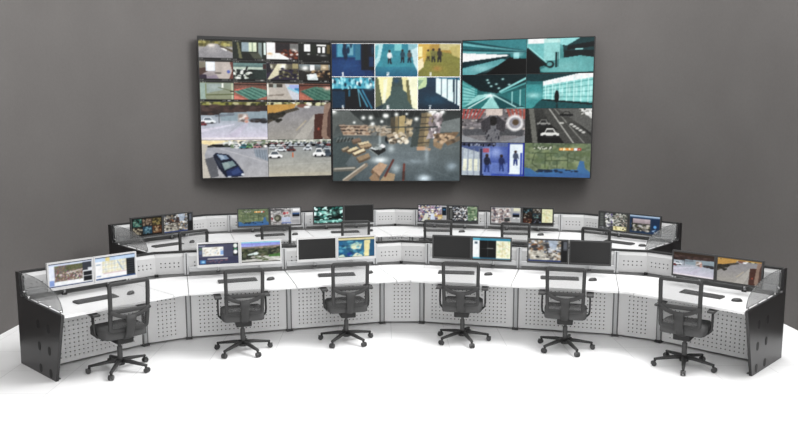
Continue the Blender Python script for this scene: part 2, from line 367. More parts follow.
def f_drive():
    c = Cv(*B_).g('88868a', '9a968f', .1, 1).r(0, 0, 1, .09, '4c4a34').sc((0, 0, 1, .07), ['8d8a52', 'c5c39a', '2b2a20', 'dddcd0'], 50, .03, .04, 6).p([(0, .08), (.45, .05), (.42, .16), (0, .34)], 'b98d48').p([(0, .34), (.46, .14), (.5, .2), (.3, .3), (.0, .58)], '4a443a').sc((0, .3, .25, .5), ['28261f', '38342c'], 24, .03, .04, 7)
    c.e(.55, .1, .09, .05, '7a5448').e(.62, .13, .05, .03, 'dfe0e0').p([(.4, 1), (.72, .35), (.8, .3), (.8, .4), (.6, 1)], 'a7a39c').p([(.74, .32), (.9, .3), (.86, 1), (.72, 1)], '4f332c').e(.8, .72, .02, .04, '8f4638').p([(.9, .05), (1, .0), (1, 1), (.9, 1), (.84, .9)], '8c7466').p([(.95, .3), (1, .1), (1, 1), (.93, .9)], '54403a').l(.45, .75, .6, .5, 2, 'bfae8a', .5); return c.n(.03, 1, 8)
def f_suv():
    c = Cv(*B_).g('9698a0', 'a5a4a6', .2, 1).g('e8dcc4', 'cfc6b4', 0, .12).sc((.35, .04, 1, .18), ['d8dad8', 'a5a8a6', '3f463e', '66785c', 'f4f4f0', '8c8480'], 80, .03, .035, 9).p([(0, .02), (.4, .04), (.16, .12), (0, .2)], 'e6d2a0').p([(0, .1), (.1, .12), (.04, .4), (.13, 1), (0, 1)], 'b5afa4')
    c.l(.1, .14, 1, .62, 1, 'c2c0c2', .6); car(c, .63, .19, .07, .07, '35707c'); car(c, .72, .18, .06, .07, '5f9458'); car(c, .83, .18, .06, .06, 'c58a8c'); car(c, .52, .15, .05, .05, 'dfe2e2')
    c.p([(.78, .25), (.98, .28), (1, .58), (.8, .44)], '6c7884', .8)
    for i in range(5): c.l(.8 + i * .04, .27, .82 + i * .04, .48 + i * .02, .6, '9aa4ae')
    c.p([(.04, .5), (.2, .42), (.24, .95), (.12, 1)], '46484e', .75)
    c.p([(.165, .41), (.21, .34), (.39, .385), (.5, .57), (.62, .86), (.6, .97), (.35, .99), (.24, .74)], '121a30').p([(.215, .37), (.36, .41), (.405, .5), (.28, .53)], '73879f').p([(.235, .38), (.3, .395), (.35, .5), (.29, .51)], 'a9b9c8', .7).p([(.19, .46), (.27, .56), (.3, .78), (.24, .66)], '2c3444')
    c.p([(.285, .6), (.45, .55), (.51, .67), (.33, .8)], '758a8c').p([(.3, .62), (.38, .59), (.42, .7), (.34, .76)], '9cacaa', .7).p([(.35, .82), (.535, .7), (.61, .86), (.57, .95), (.37, .96)], '24335c').p([(.42, .84), (.53, .74), (.58, .86), (.46, .93)], '3b4d7c', .8).e(.6, .92, .025, .03, 'cfd4dc').e(.4, .97, .03, .02, 'aab0bc'); return c.n(.02, 1, 10)
def f_carpark():
    c = Cv(*B_).g('929696', 'a9a598', .2, 1).g('d0cfc4', 'b9bab2', 0, .1).sc((0, .02, 1, .1), ['4e5a48', '8a9184', '6a7464', 'd8d8d0'], 60, .025, .03, 11)
    rs = random.Random(5)
    for row in range(3):
        for i in range(13 - row * 3):
            x = .03 + (i + .5 * rs.random()) / (13 - row * 3); y = .1 + row * .06
            if row == 2 and .42 < x < .56: continue
            car(c, x, y, .035 + .012 * row, .035 + .012 * row, ['e4e6e6', 'c5cace', '565e66', '9098a0', 'f2f2f2', '7c3c3c', 'b8bec4'][rs.randrange(7)])
    for x, y, rx, ry, cc in ((.2, .27, .09, .08, 'd9dee2'), (.36, .27, .07, .08, '5f3230'), (.62, .25, .07, .07, 'c6cbd0'), (.1, .42, .12, .12, 'f1f3f3'), (.93, .26, .06, .07, 'b0b8be'), (.94, .4, .08, .12, '4a5560'), (.8, .38, .1, .14, 'f4f5f5')): car(c, x, y, rx, ry, cc)
    c.e(.385, .42, .012, .07, 'c8643c').r(0, .9, 1, 1, 'b3ac98', .5).l(.0, .7, 1, .62, 1, 'b4b4b0', .5); return c.n(.02, 1, 13)
C_ = (66, 50)
def f_c1():
    c = Cv(*C_).g('1d4a86', '12305c', 0, 1).p([(0, .45), (.7, .42), (1, 1), (0, 1)], '1a4682').p([(0, .5), (.6, .45), (.8, 1), (0, 1)], '204f90').glow(.35, .68, .3, .18, '3566a8', .7).r(.1, .0, .58, .42, '2f86b4').r(.14, .02, .3, .4, '62bedc').r(.36, .04, .5, .36, '7fcae0').sc((.28, .05, .5, .4), ['163c5e', '1c5478'], 8, .03, .1, 1).r(.55, .02, .66, .5, '3f8fb0').r(.68, .0, 1, .8, '0e1f33').r(.74, .05, .84, .7, '081018').r(.86, .4, .97, .7, '1c4878').glow(.95, .2, .05, .2, '3b7ba0', .6)
    c.tone(1.1, .9, .78); return c.n(.03, 1, 1).dig('1', .23, .86)
def person(c, x, y, h, top, leg):
    k = c.h / c.w; c.p([(x - h * .11 * k, y - h * .5), (x + h * .11 * k, y - h * .5), (x + h * .16 * k, y), (x + h * .06 * k, y), (x, y - h * .3), (x - h * .06 * k, y), (x - h * .14 * k, y)], leg).e(x, y - h * .62, h * .17 * k, h * .23, top).l(x + h * .13 * k, y - h * .75, x + h * .2 * k, y - h * .45, 1.2, top); return c.e(x, y - h * .91, h * .09 * k, h * .09, '3a2c28')
def f_c2():
    c = Cv(*C_).g('2f9ab0', '1c7090', 0, 1).p([(0, .35), (.5, .1), (1, .3), (1, 1), (0, 1)], '3b9eb0').g('3590a8', '226f92', .7, 1).p([(0, 0), (.2, 0), (.12, .5), (0, .75)], 'b0e0e4').p([(0, .1), (.1, .05), (.06, .4), (0, .5)], '6cc0cc').r(.45, .0, .62, .22, '7ad0d4').r(.78, 0, 1, .3, '8cc4d0').p([(.84, .2), (1, .1), (1, .85), (.9, .6)], 'c9e8ee')
    person(c, .34, .62, .42, 'e9f4f6', '24303a'); person(c, .64, .58, .4, '2a5668', '182a38'); person(c, .8, .58, .38, '6a5c58', '22364a'); c.tone(1.15, .85, .86); return c.n(.03, 1, 2).dig('2', .28, .86)
def f_c3():
    c = Cv(*C_).g('c39a40', '8a7a38', 0, 1).p([(.3, .2), (1, .35), (1, 1), (0, 1), (.0, .8)], '8c8a3c').glow(.6, .8, .3, .2, '97903c', .8).glow(.45, .75, .12, .1, 'b58440', .8).p([(0, 0), (.3, 0), (.15, .6), (0, .9)], 'd8b04c').p([(.0, .5), (.12, .42), (.14, .7), (0, .85)], 'ecdcae').r(.5, 0, 1, .2, 'c8bc80').p([(.72, .1), (1, .05), (1, .45), (.8, .35)], 'c4b466').r(.02, .1, .1, .4, 'f4e2a0')
    person(c, .36, .55, .4, '7d7a40', '3a3a2c'); person(c, .5, .56, .42, '40382c', '2b2a24'); person(c, .24, .52, .34, 'b0a03c', '564820'); c.tone(1.15, .85, .9); return c.n(.04, 1, 3).dig('3', .27, .86)
def f_c5():
    c = Cv(*C_).g('0e2c40', '0a1c2c', 0, 1).r(0, .05, 1, .36, '3f9cb4').sc((0, .05, 1, .36), ['9adce6', '1c5670', '70bccc', 'd8f0f2', '12384c'], 60, .025, .05, 4).p([(.25, .4), (.62, .35), (.75, 1), (.12, 1)], '0a1018').r(.0, .45, .3, .95, '12344c').l(.62, .4, .82, .9, 3, '4f9cb4').l(.7, .4, .92, .95, 3, '3c86a4').l(.6, .38, .66, .9, 2, '68aabc').r(.38, .4, .42, .6, '2a6a84').glow(.85, .3, .1, .1, 'c8eef2', .8); return c.n(.03, 1, 5).dig('5', .22, .86)
def f_c6():
    c = Cv(*C_).g('46544c', '2b4048', 0, 1).p([(.42, .3), (.62, .3), (.95, 1), (.15, 1)], '465a58').p([(.06, 0), (.42, 0), (.36, .55), (.18, .85)], 'e4dda4').p([(.2, .1), (.3, .05), (.24, .8), (.18, .8)], 'f4f0c8').p([(0, .05), (.08, .05), (.16, .85), (0, .95)], '62684c').p([(.62, 0), (.76, 0), (.8, .55), (.66, .4)], 'd8d09a').p([(.76, 0), (1, 0), (1, 1), (.88, .95), (.78, .5)], 'f1edc4').p([(.72, .1), (.78, .1), (.86, .9), (.76, .7)], '6c6a48').glow(.5, .12, .08, .1, '2c4a64', .9)
    return c.n(.03, 1, 6).dig('6', .28, .86)
def f_c7():
    c = Cv(*C_).g('1a3b52', '0e2838', 0, 1).p([(0, 0), (.22, 0), (.2, .3), (0, .4)], 'b9cf9c').p([(.0, .1), (.14, .1), (.0, .35)], '8aa88a').glow(.4, .7, .4, .2, '1d5068', .7)
    for i, x in enumerate((.42, .56, .7, .86)): c.p([(x, .04), (x + .12, .03), (x + .13, .56 + i * .11), (x, .48 + i * .11)], 'd4eef4')
    c.p([(.4, 0), (1, 0), (1, .1), (.4, .04)], '2c6c88').r(.9, .0, .93, .9, '12304a'); return c.n(.03, 1, 7).dig('7', .26, .86)

def f_warehouse_full():
    c = Cv(200, 112).g('323837', '5c6766', 0, .42).g('5c6766', '4d5c62', .42, 1); c.glow(.5, .65, .5, .3, '728188', .7).p([(0, .02), (.13, 0), (.28, .24), (.04, .2), (0, .36)], '5f6663').p([(0, .4), (.08, .34), (.2, .5), (.1, .75), (.2, 1), (0, 1)], '445455', .8).r(.3, 0, .7, .1, '272c2b', .8)
    for i in range(9): c.l(.3 + i * .05, 0, .36 + i * .035, .22, .5, '5a605e', .6)
    c.p([(.05, .2), (.274, .21), (.306, .345), (.082, .345)], '5f4a3e').sc((.08, .22, .29, .33), ['b08a68', '8c6a50', '3c332d', 'c5a888', '6d5444'], 90, .012, .018, 1)
    for i in range(4): c.l(.055 + i * .01, .21 + i * .044, .27 + i * .012, .215 + i * .043, .6, 'b8a088')
    c.sc((.29, .22, .47, .34), ['9a8468', 'c0b098', '5c5448', '767a76', 'a89a84'], 70, .014, .02, 2).l(.28, .22, .48, .23, .7, '8f8878').p([(.02, .42), (.16, .38), (.18, .41), (.03, .46)], '39403e')
    for i in range(6): c.l(.03 + i * .025, .44, .045 + i * .025, .385, .5, 'a0a8a6', .6)
    bx = lambda pts, cc, dy=.03: c.p([pts[0], pts[3], pts[2], (pts[2][0], pts[2][1] + dy), (pts[3][0], pts[3][1] + dy), (pts[0][0], pts[0][1] + dy)], '6b5640').p(pts, cc)
    bx([(.15, .41), (.21, .385), (.225, .42), (.165, .45)], '8a6c56'); bx([(.194, .46), (.28, .43), (.29, .46), (.21, .49)], 'd0ba8c'); bx([(.21, .5), (.3, .46), (.31, .5), (.225, .53)], 'b3946a'); bx([(.106, .56), (.186, .505), (.205, .535), (.13, .585)], 'd6c08c'); bx([(.07, .54), (.12, .5), (.13, .52), (.085, .565)], 'a8987c'); bx([(.154, .6), (.242, .53), (.258, .56), (.175, .625)], 'dfcb9c'); bx([(.186, .66), (.28, .6), (.295, .65), (.21, .715)], 'a0825e')
    c.p([(.29, .55), (.41, .52), (.415, .57), (.35, .64)], '262a29').p([(.29, .53), (.35, .47), (.41, .5), (.34, .56)], 'd5dcda').sc((.3, .48, .4, .54), ['f0f3f2', '6c7674', '9aa4a2'], 12, .014, .02, 3).l(.29, .55, .35, .63, .6, '9aa4a0')
    c.p([(.455, .1), (.485, .09), (.5, .4), (.46, .4)], '5a503c').p([(.52, .08), (.568, .07), (.566, .4), (.516, .38)], 'b69c60').p([(.49, .08), (.515, .075), (.512, .38), (.49, .38)], '8c7850').p([(.575, .1), (.62, .14), (.61, .36), (.575, .4)], '877a60').sc((.575, .12, .62, .36), ['c8b48c', '6a5c44', 'a08c68'], 20, .012, .02, 4).l(.42, .24, .62, .23, .7, '3c4644').sc((.43, .32, .58, .46), ['c8b898', '8a7458', 'e0d4bc', '5c5244', 'a89070'], 60, .014, .02, 5).e(.42, .41, .01, .04, '1d2528').e(.43, .45, .012, .02, '2c3c48')
    c.p([(.62, .36), (.69, .16), (.67, .5), (.61, .52)], '47534f').p([(.697, .04), (.80, .01), (.753, .514), (.665, .514)], '7d6c4c').p([(.74, .05), (.79, .03), (.745, .46), (.71, .48)], 'a58c5e')
    for i in range(5): c.l(.695 - i * .006, .1 + i * .09, .79 - i * .009, .09 + i * .09, .7, '4c4436')
    c.p([(.817, .03), (.873, .01), (.785, .385), (.73, .41)], 'a59a9c').sc((.76, .05, .85, .38), ['e8dcde', '8c7c80', 'c8b8bc', '6a6064'], 36, .012, .025, 6).l(.65, .245, .82, .23, .9, '2f3a39')
    c.p([(.657, .515), (.71, .505), (.77, .54), (.765, .575), (.7, .56), (.66, .56)], 'c8966a').p([(.86, .16), (1, .1), (1, .3), (.84, .3)], '727b7a').p([(.785, .33), (.993, .3), (.92, .48), (.81, .42)], 'a98660').p([(.785, .33), (.993, .3), (.98, .34), (.8, .37)], '866848').p([(.79, .43), (.87, .47), (.85, .56), (.79, .5)], '9a7c58').p([(.9, .42), (1, .36), (1, .42), (.9, .5)], '7d6a54').sc((.8, .34, .96, .46), ['c8a47c', '7c6044', 'b8946c', '5f4c3a'], 30, .014, .02, 7)
    for x, y, k in ((.01, .01, 2.4), (.242, .104, 1.6), (.3, .1, 1.8), (.314, .19, 1.6), (.41, .075, 1.7), (.425, .075, 1.7), (.5, .057, 1.6), (.386, .155, 1.2), (.656, .12, 1.7), (.77, .015, 2.2), (.8, .015, 1.8), (.86, .02, 2), (.58, .05, 1), (.17, .17, 1)): c.glow(x, y, .012 * k, .02 * k, 'f6faf4', 1)
    for x, y, w, h, cc in ((.37, .70, .07, .05, 'e6f2f4'), (.46, .54, .03, .06, 'b4c4c8'), (.37, .42, .012, .1, 'a9b8ba'), (.72, .96, .06, .06, 'd6ecfa'), (.937, .79, .05, .07, '92a8b6'), (.737, .62, .02, .14, '8fa0a8'), (.496, .82, .04, .08, 'a4b6bc'), (.64, .72, .1, .04, '7f9098')): c.glow(x, y, w, h, cc, .9)
    c.l(.015, .835, .17, .82, 3.2, '6d6a60').l(.015, .825, .17, .81, .8, 'bab4a4').l(.09, 1, .26, .77, 3.2, '8c7c68').l(.08, .98, .25, .76, .8, 'cabda6')
    c.p([(.306, .83), (.37, .73), (.43, .77), (.37, .93)], 'bd9470').p([(.306, .83), (.37, .93), (.365, .98), (.3, .88)], '7c5f46').p([(.284, .95), (.33, .87), (.37, .99), (.35, 1), (.3, 1)], '9c7a58').p([(.37, 1), (.42, .87), (.49, .9), (.48, 1)], 'ab8c64').l(.475, .70, .41, .93, 1.4, '75342c').l(.561, .76, .553, .99, 1.5, '84382c').r(.545, .86, .57, .98, '42362f', .5).l(.6, .6, 1, .5, .5, '6c7a80', .6).l(.5, .66, .98, .98, .5, '66747a', .5)
    return c.tone(1.1, .7, .96).n(.03, 1, 8)
R_ = (104, 56)
def f_t1():
    c = Cv(*R_).g('2c6c72', '0c1c20', 0, 1).r(0, 0, 1, .45, '3a8288')
    for i in range(7): c.l(0, .02 + i * .08, 1, .36 + i * .012, 3, ['133a40', '76b8bc', '1c5258'][i % 3], .75)
    c.p([(0, .36), (.72, .44), (.72, .47), (0, .62)], 'f6fdfd').p([(0, .62), (.72, .48), (.6, .6), (0, .82)], '123036').p([(0, .8), (.62, .55), (.75, .6), (.2, 1), (0, 1)], '5c9ea2').glow(.3, .82, .2, .12, '8cc4c6', .8).p([(.75, .5), (1, .5), (1, 1), (.35, 1)], '06090b').p([(.74, .42), (1, .38), (1, .56), (.76, .52)], '2c7478').r(.8, .38, .88, .55, '8fd0d2', .8).glow(.86, .44, .1, .08, 'c8ecec', .5)
    return c.n(.03, 1, 1)
def f_t2():
    c = Cv(*R_).g('5fa6a6', '2c6e70', 0, 1).p([(0, .1), (.26, .1), (.26, .6), (0, .5)], '6cb4b4').r(.02, 0, .3, .14, 'e6f6f4').r(.26, .1, .5, .62, '8cc8c6').r(.26, .02, .5, .12, 'b4dcd8').p([(.5, .0), (1, .0), (1, .5), (.56, .5), (.54, .2)], '1c3f42').p([(.5, 0), (.8, .0), (.6, .22), (.5, .18)], '8ccccc').p([(.62, .22), (1, .12), (1, .26), (.6, .34)], '08171a').r(.56, .36, 1, .56, '0a1c1e').r(.72, .3, .84, .34, '9cd8d6').p([(.5, .58), (.8, .5), (1, .56), (1, .95), (.3, 1), (.2, .9)], '5ca2a2').glow(.6, .8, .25, .2, '7cbcba', .7)
    c.p([(.0, .3), (.3, .75), (.2, .8), (.22, 1), (0, 1)], '071214').l(.02, .3, .3, .76, 4, '0a2224').l(.04, .26, .33, .72, 1.5, '9ad8d6').e(.36, .74, .06, .1, '0c2022').e(.35, .73, .04, .06, '5fa0a0').r(.43, .4, .46, .82, '0c2e30').r(.475, .4, .485, .8, '1c4a4c').r(0, .96, 1, 1, '06090a', .8); return c.n(.03, 1, 2)
def f_t3():
    c = Cv(*R_).g('143a3e', '3c8a8a', 0, 1).p([(0, 0), (1, 0), (1, .2), (.55, .55), (.3, .48), (0, .2)], '12282c').p([(.0, .16), (.24, .42), (.24, .86), (0, .96)], '58a6a4').r(.02, .4, .2, .8, '8ed0cc', .7)
    for i in range(7): c.l(.0, .2 + i * .11, .24, .44 + i * .06, 1, '2b6c6e', .8)
    for x, y in ((.4, .16), (.64, .14), (.54, .28), (.74, .3), (.46, .34), (.58, .4), (.42, .24)): c.glow(x, y, .025, .03, 'c4f0ec', 1)
    c.p([(.24, .6), (.46, .56), (1, 1), (.0, 1)], '8ec8c4').p([(.46, .58), (.55, .58), (1, .96), (.6, 1)], '1c5054').p([(0, .98), (.44, .6), (.48, .6), (.3, 1)], '2b7070').glow(.45, .62, .1, .08, 'e6faf8', .9).l(.6, .5, 1, .12, 3, '86c8c6').l(.62, .54, 1, .26, 2, '58a2a2').p([(.7, .55), (1, .4), (1, .9), (.8, .8)], '2c7476').r(.78, .5, .8, .85, 'b4e4e0', .7).r(.9, .45, .92, .92, 'b4e4e0', .7).l(.1, .98, .46, .6, 1.5, 'd8f4f0').l(.85, .95, .5, .6, 1.5, 'c0e8e4'); return c.n(.03, 1, 3)
def f_t4():
    c = Cv(*R_).g('1f5c60', '3f9494', 0, 1).p([(.26, .3), (1, .02), (1, .84), (.26, .72)], '86cac6').p([(.26, .22), (.8, .0), (1, .0), (1, .12), (.26, .34)], 'e4f6f4').p([(0, 0), (.8, 0), (.24, .22), (0, .2)], '143c40')
    for i in range(5): c.l(.26, .4 + i * .09, 1, .18 + i * .16, 1.2, '4a9494')
    for i in range(7): x = .3 + i * .105; c.l(x, .24 - i * .03, x, .74 + i * .02, 1.2, 'c6ece8', .9); c.glow(x + .04, .5, .02, .2, 'd4f4f0', .6)
    c.p([(.24, .72), (1, .86), (1, 1), (.1, 1)], '1a5054').p([(.24, .72), (1, .84), (1, .9), (.24, .76)], '0c2426').p([(0, .3), (.24, .3), (.26, .72), (0, .96)], '3c8e90').glow(.12, .62, .14, .1, 'a8dedc', .8).e(.47, .66, .035, .17, '050d0e').e(.47, .52, .02, .04, '050d0e').r(.46, .86, .49, .98, '0a2a2c', .8); return c.n(.025, 2, 4)
def f_mall():
    c = Cv(*R_).g('686264', '7c7a7c', 0, 1).sc((0, 0, 1, .7), ['8a8488', '5c5658', 'a39a96', '3f3c3e', 'b9b4b4'], 140, .03, .03, 5)
    for i in range(6): c.p([(.02 + i * .065, 0), (.06 + i * .065, 0), (.03 + i * .05, .3), (.0 + i * .05, .3)], 'a0504c')
    for i in range(5): c.p([(.7 + i * .065, 0), (.74 + i * .065, 0), (.8 + i * .05, .3), (.76 + i * .05, .3)], 'a0564c')
    c.r(.38, 0, .64, .2, 'c6b8b0').p([(.0, .62), (.36, .58), (.4, .78), (.04, .8)], '55565a').p([(.62, .58), (1, .62), (.96, .8), (.6, .78)], '4e4f52').p([(.44, .2), (.58, .2), (.62, 1), (.38, 1)], '6e6e72').e(.5, .36, .07, .14, '2c2a2a').p([(.3, .4), (.45, .2), (.46, .6), (.34, .7)], '444246').p([(.56, .2), (.7, .4), (.68, .7), (.55, .6)], '444246')
    c.e(.84, .42, .13, .24, 'd2d0d0').e(.84, .42, .09, .16, '8a8890').e(.85, .4, .05, .09, '5a4a3a').p([(0, .78), (.3, .95), (.5, 1), (0, 1)], '8e9094').p([(1, .78), (.7, .95), (.5, 1), (1, 1)], '86888c').sc((.38, .6, .64, .95), ['2e2e34', '4a4a52'], 14, .01, .03, 6); return c.n(.05, 1, 7)
def f_highway():
    c = Cv(*R_).g('3f3f3d', '222220', 0, 1).p([(.25, 0), (.55, 0), (1, .8), (1, 1), (.55, 1)], '484845').p([(0, 0), (.1, 0), (.2, 1), (0, 1)], '2c2c2a').p([(.05, 0), (.13, 0), (.2, 1), (.12, 1)], '6a6a64').p([(.2, .6), (.5, .75), (.6, 1), (.2, 1)], '0e0e0d').p([(.28, .3), (.5, .62), (.3, .7), (.2, .5)], '20201e')
    c.l(.36, 0, .74, 1, 1.5, 'b0b0aa').l(.44, 0, .9, 1, 1.2, '9a9a94', .8).p([(.48, .0), (.8, .0), (1, .25), (1, .7)], '5e5e5b'); car(c, .28, .42, .1, .1, '8c8c88', '1c1c1c'); car(c, .38, .72, .14, .14, 'd6d6d2', '2b2b2a'); car(c, .62, .17, .1, .08, '1b1b1a', '6a6a66'); c.p([(.62, .42), (.72, .38), (.94, .66), (.84, .74)], '3f3f3d')
    for i in range(5): c.e(.7 + i * .045, .46 + i * .055, .03, .03, 'b9b9b4')
    c.p([(.8, 0), (1, 0), (1, .3)], 'c9c9c6').sc((.82, .0, 1, .2), ['e4e4e0', '8e8e8a', '55554f'], 16, .02, .04, 8).e(.55, .42, .04, .03, 'b4b4ae'); return c.n(.05, 1, 9)
def f_entry():
    c = Cv(*R_).g('5a6890', '2c3c78', 0, 1).p([(0, .15), (.3, .3), (.34, 1), (0, 1)], 'aab4bc')
    for i in range(4): c.l(.02 + i * .09, .2, .0 + i * .1, 1, 1.6, '7c8498', .8)
    for i in range(4): c.p([(.03 + i * .085, .5), (.09 + i * .085, .5), (.08 + i * .09, .85), (.02 + i * .09, .85)], 'd6d8c4')
    c.r(.3, .2, .36, 1, '2c3450').r(.34, .15, .5, .95, '6c7cac').p([(.34, .6), (.98, .55), (1, 1), (.36, 1)], '5f74b4').r(.46, .12, .76, .6, '46599c').glow(.55, .3, .12, .2, 'a8b8e4', .7).r(.76, .05, .97, .95, 'd4e0fa').r(.97, 0, 1, 1, '23349a').r(.93, .3, .96, 1, '3046a8').r(.74, .0, .77, .9, '34449a')
    for x, y, h, t in ((.41, .9, .62, '2a2e44'), (.64, .86, .56, '2c3660'), (.86, .68, .5, '4a5468')): person(c, x, y, h * .9, t, '34447c')
    c.r(.35, .18, .44, .3, 'b04a52', .8).r(0, .0, .55, .1, '40445a').sc((.04, .06, .52, .1), ['1a1a24', '8890a4'], 24, .012, .03, 10).r(.48, .92, .97, 1, '3448a0', .7); return c.n(.04, 1, 11)
def f_map(w=104, h=56):
    c = Cv(w, h).g('5f6c54', '707c5e', 0, 1).n(.06, 3, 12).sc((0, 0, 1, .75), ['7d8c62', '566850', '8e9870', '61704c'], 60, .06, .06, 13, .5)
    c.p([(0, .72), (.1, .76), (.2, .88), (.34, .8), (.5, .74), (.64, .76), (.8, .76), (.84, .5), (.9, .52), (.92, .72), (1, .84), (1, 1), (0, 1)], '3f6c9c').p([(0, .9), (.3, .93), (.7, .84), (1, .9), (1, 1), (0, 1)], '3a5f94', .7)
    for a in (((.16, .3), (.12, .6)), ((.12, .6), (.2, .72)), ((.2, .3), (.5, .3)), ((.32, .3), (.32, .72)), ((.5, .5), (.5, .74)), ((.32, .52), (.66, .5)), ((.66, .3), (.66, .7)), ((.4, .3), (.42, .5)), ((.66, .42), (.84, .5)), ((.16, .3), (.24, .26))): c.l(*a[0], *a[1], .9, '39452f', .8)
    c.sc((.2, .78, .8, .86), ['24344c', '1d2c40'], 26, .025, .02, 14)
    c.r(.14, .1, .42, .2, '4f5a44').sc((.15, .12, .42, .18), ['c8ccbc', '30382a'], 30, .01, .02, 15)
    c.r(.53, .14, .74, .22, 'd98a3c').sc((.55, .16, .73, .2), ['f8e0b0'], 12, .01, .02, 16).r(.75, .14, .8, .22, 'dcdce0').r(.8, .15, .86, .22, 'b04438').r(.82, .17, .84, .2, 'e8e8e8'); return c

# ---- desk monitor pictures
Q = (66, 40)
def q_crowd():
    c = Cv(*Q, 'e9ecf4').r(0, 0, 1, .05, '1c2438').r(0, .05, 1, .12, 'cfd8ec').r(.0, .12, .14, .94, 'dce2f2').r(.02, .7, .12, .92, '7f98d0').r(.14, .12, .78, .78, '77685e').n(.14, 1, 1, (.14, .12, .78, .78), True).r(.4, .12, .78, .36, '5c6440', .7).n(.05, 2, 2, (.4, .12, .78, .36)).sc((.14, .4, .78, .78), ['b5a49a', '5c4c46', 'd8ccc6', '8a7068'], 120, .014, .022, 3).l(.4, .46, .78, .38, 2, 'd8cfc8')
    c.r(.78, .1, .99, .45, '3a3e48').r(.9, .36, .98, .5, 'd5d8e0').r(.79, .5, .99, .68, '1f2125').r(.79, .7, .99, .9, '17191d').r(0, .94, 1, 1, '2c3c66'); return c
def q_streetmap():
    c = Cv(*Q, 'eef2f8').r(0, 0, 1, .06, '283a5c').r(0, .06, 1, .2, 'b9d0ea').r(.26, .06, .36, .2, 'e8d48a').r(.0, .2, .18, .92, 'f4f7fb').r(.03, .3, .14, .34, '9ab').r(.03, .8, .14, .84, '8aa0c8').r(.18, .2, .78, .7, 'e4e2cf').n(.04, 2, 4, (.18, .2, .78, .7))
    for i in range(9): c.l(.2 + i * .07, .2, .18 + i * .075, .7, .8, ['c9b87c', 'a8b8cc', 'd8c894'][i % 3], .8)
    for i in range(5): c.l(.18, .26 + i * .1, .78, .22 + i * .1, .8, ['d8cc9c', 'b0bccc'][i % 2], .8)
    c.l(.55, .25, .68, .66, 1.6, '7f9cc8').r(.78, .2, .98, .92, '1d2024'); 
    for i in range(7): c.r(.8, .25 + i * .1, .96, .27 + i * .1, '4a4e54')
    c.r(.2, .7, .78, .74, 'd8c0c0').r(0, .92, 1, 1, '3c5888'); return c
def q_control():
    c = Cv(*Q, '4a4c64').r(0, 0, 1, .05, '22242e').r(.02, .1, .18, .13, 'd0d4e0').r(.11, .17, .62, .6, 'e6e4dc').n(.04, 2, 5, (.11, .17, .62, .6)).sc((.14, .22, .58, .56), ['b9a890', 'd0c8b8', '9ab0c8'], 20, .02, .02, 6).r(.54, .35, .62, .55, '86a8dc').r(.03, .2, .09, .3, '4f7a5a').r(.03, .35, .09, .5, '5a6a88')
    c.r(.86, .06, .98, .62, '20262c').e(.92, .15, .05, .1, 'e8f0e8').e(.92, .44, .05, .1, 'f0f4ee').r(.88, .28, .97, .32, '4f9c70').r(.0, .66, 1, 1, '3c3e58').r(.22, .7, .72, .76, 'c0bcc0').sc((.2, .8, .7, .9), ['8a5a68', '5a607c'], 14, .03, .02, 7).r(.05, .78, .18, .96, '3f7ab8').e(.12, .86, .04, .05, '9ad0f0'); return c
def q_park():
    c = Cv(*Q).g('7f86dc', 'a9aee8', .06, .3).r(0, 0, 1, .07, '86c8d8').r(0, .26, 1, 1, '333a2c').sc((0, .3, 1, .7), ['28301f', '46502f', '5a5f4a', '1c2218', '6a6450'], 90, .05, .05, 8).l(0, .3, 1, .24, 4, '8a7f78').sc((.5, .24, 1, .36), ['a08a80', '7c7468'], 12, .04, .03, 9)
    c.p([(.12, .62), (.4, .5), (.46, .58), (.2, .66)], 'dce6e4').e(.3, .62, .12, .04, 'c8d8d4').l(.15, .62, .15, .92, 2, '2a2622').l(.3, .64, .3, .9, 2, '2a2622').p([(0, .88), (.5, .8), (1, .74), (1, 1), (0, 1)], 'c9c8c2').sc((.3, .72, 1, .92), ['e4e2dc', 'b0aea6', '4a5a34', 'd0d0c8'], 40, .05, .03, 10).p([(.7, .66), (1, .6), (1, .74), (.7, .76)], '4c7a3a').r(0, .96, 1, 1, '3a3a34'); return c.n(.04, 1, 11)
def q_dive():
    c = Cv(*Q).g('2a6c90', '206088', 0, 1).r(0, 0, 1, .05, '3a3020').r(0, .05, 1, .16, 'd9cf9c').r(.0, .16, 1, .2, '1c4c70').p([(.14, .5), (.5, .28), (.62, .3), (.4, .5), (.2, .54)], 'a9c8b4').p([(.3, .5), (.66, .34), (.6, .6), (.44, .64)], 'd8dcb8').glow(.55, .55, .08, .08, 'f4f2d8', .8).p([(.72, .18), (.88, .18), (.84, .98), (.7, .98)], 'e9dda0').p([(.0, .2), (.12, .2), (.2, .9), (.0, .98)], '1c6494').p([(.24, .8), (.36, .72), (.4, .92), (.26, .96)], '1c3c94').p([(.36, .98), (.5, .78), (.66, .9), (.66, .98)], 'd8dcc0').sc((.05, .2, .7, .95), ['12405c', '3f8aac', '1a5070', '60b0c4'], 40, .05, .05, 12, .7).p([(.02, .9), (.14, .84), (.2, .98), (.02, .98)], 'c8dcc8')
    c.glow(.5, .4, .15, .08, 'c8dcc0', .7).r(.88, .2, 1, .98, '24587c').r(0, .98, 1, 1, '202020'); return c.n(.03, 1, 13)
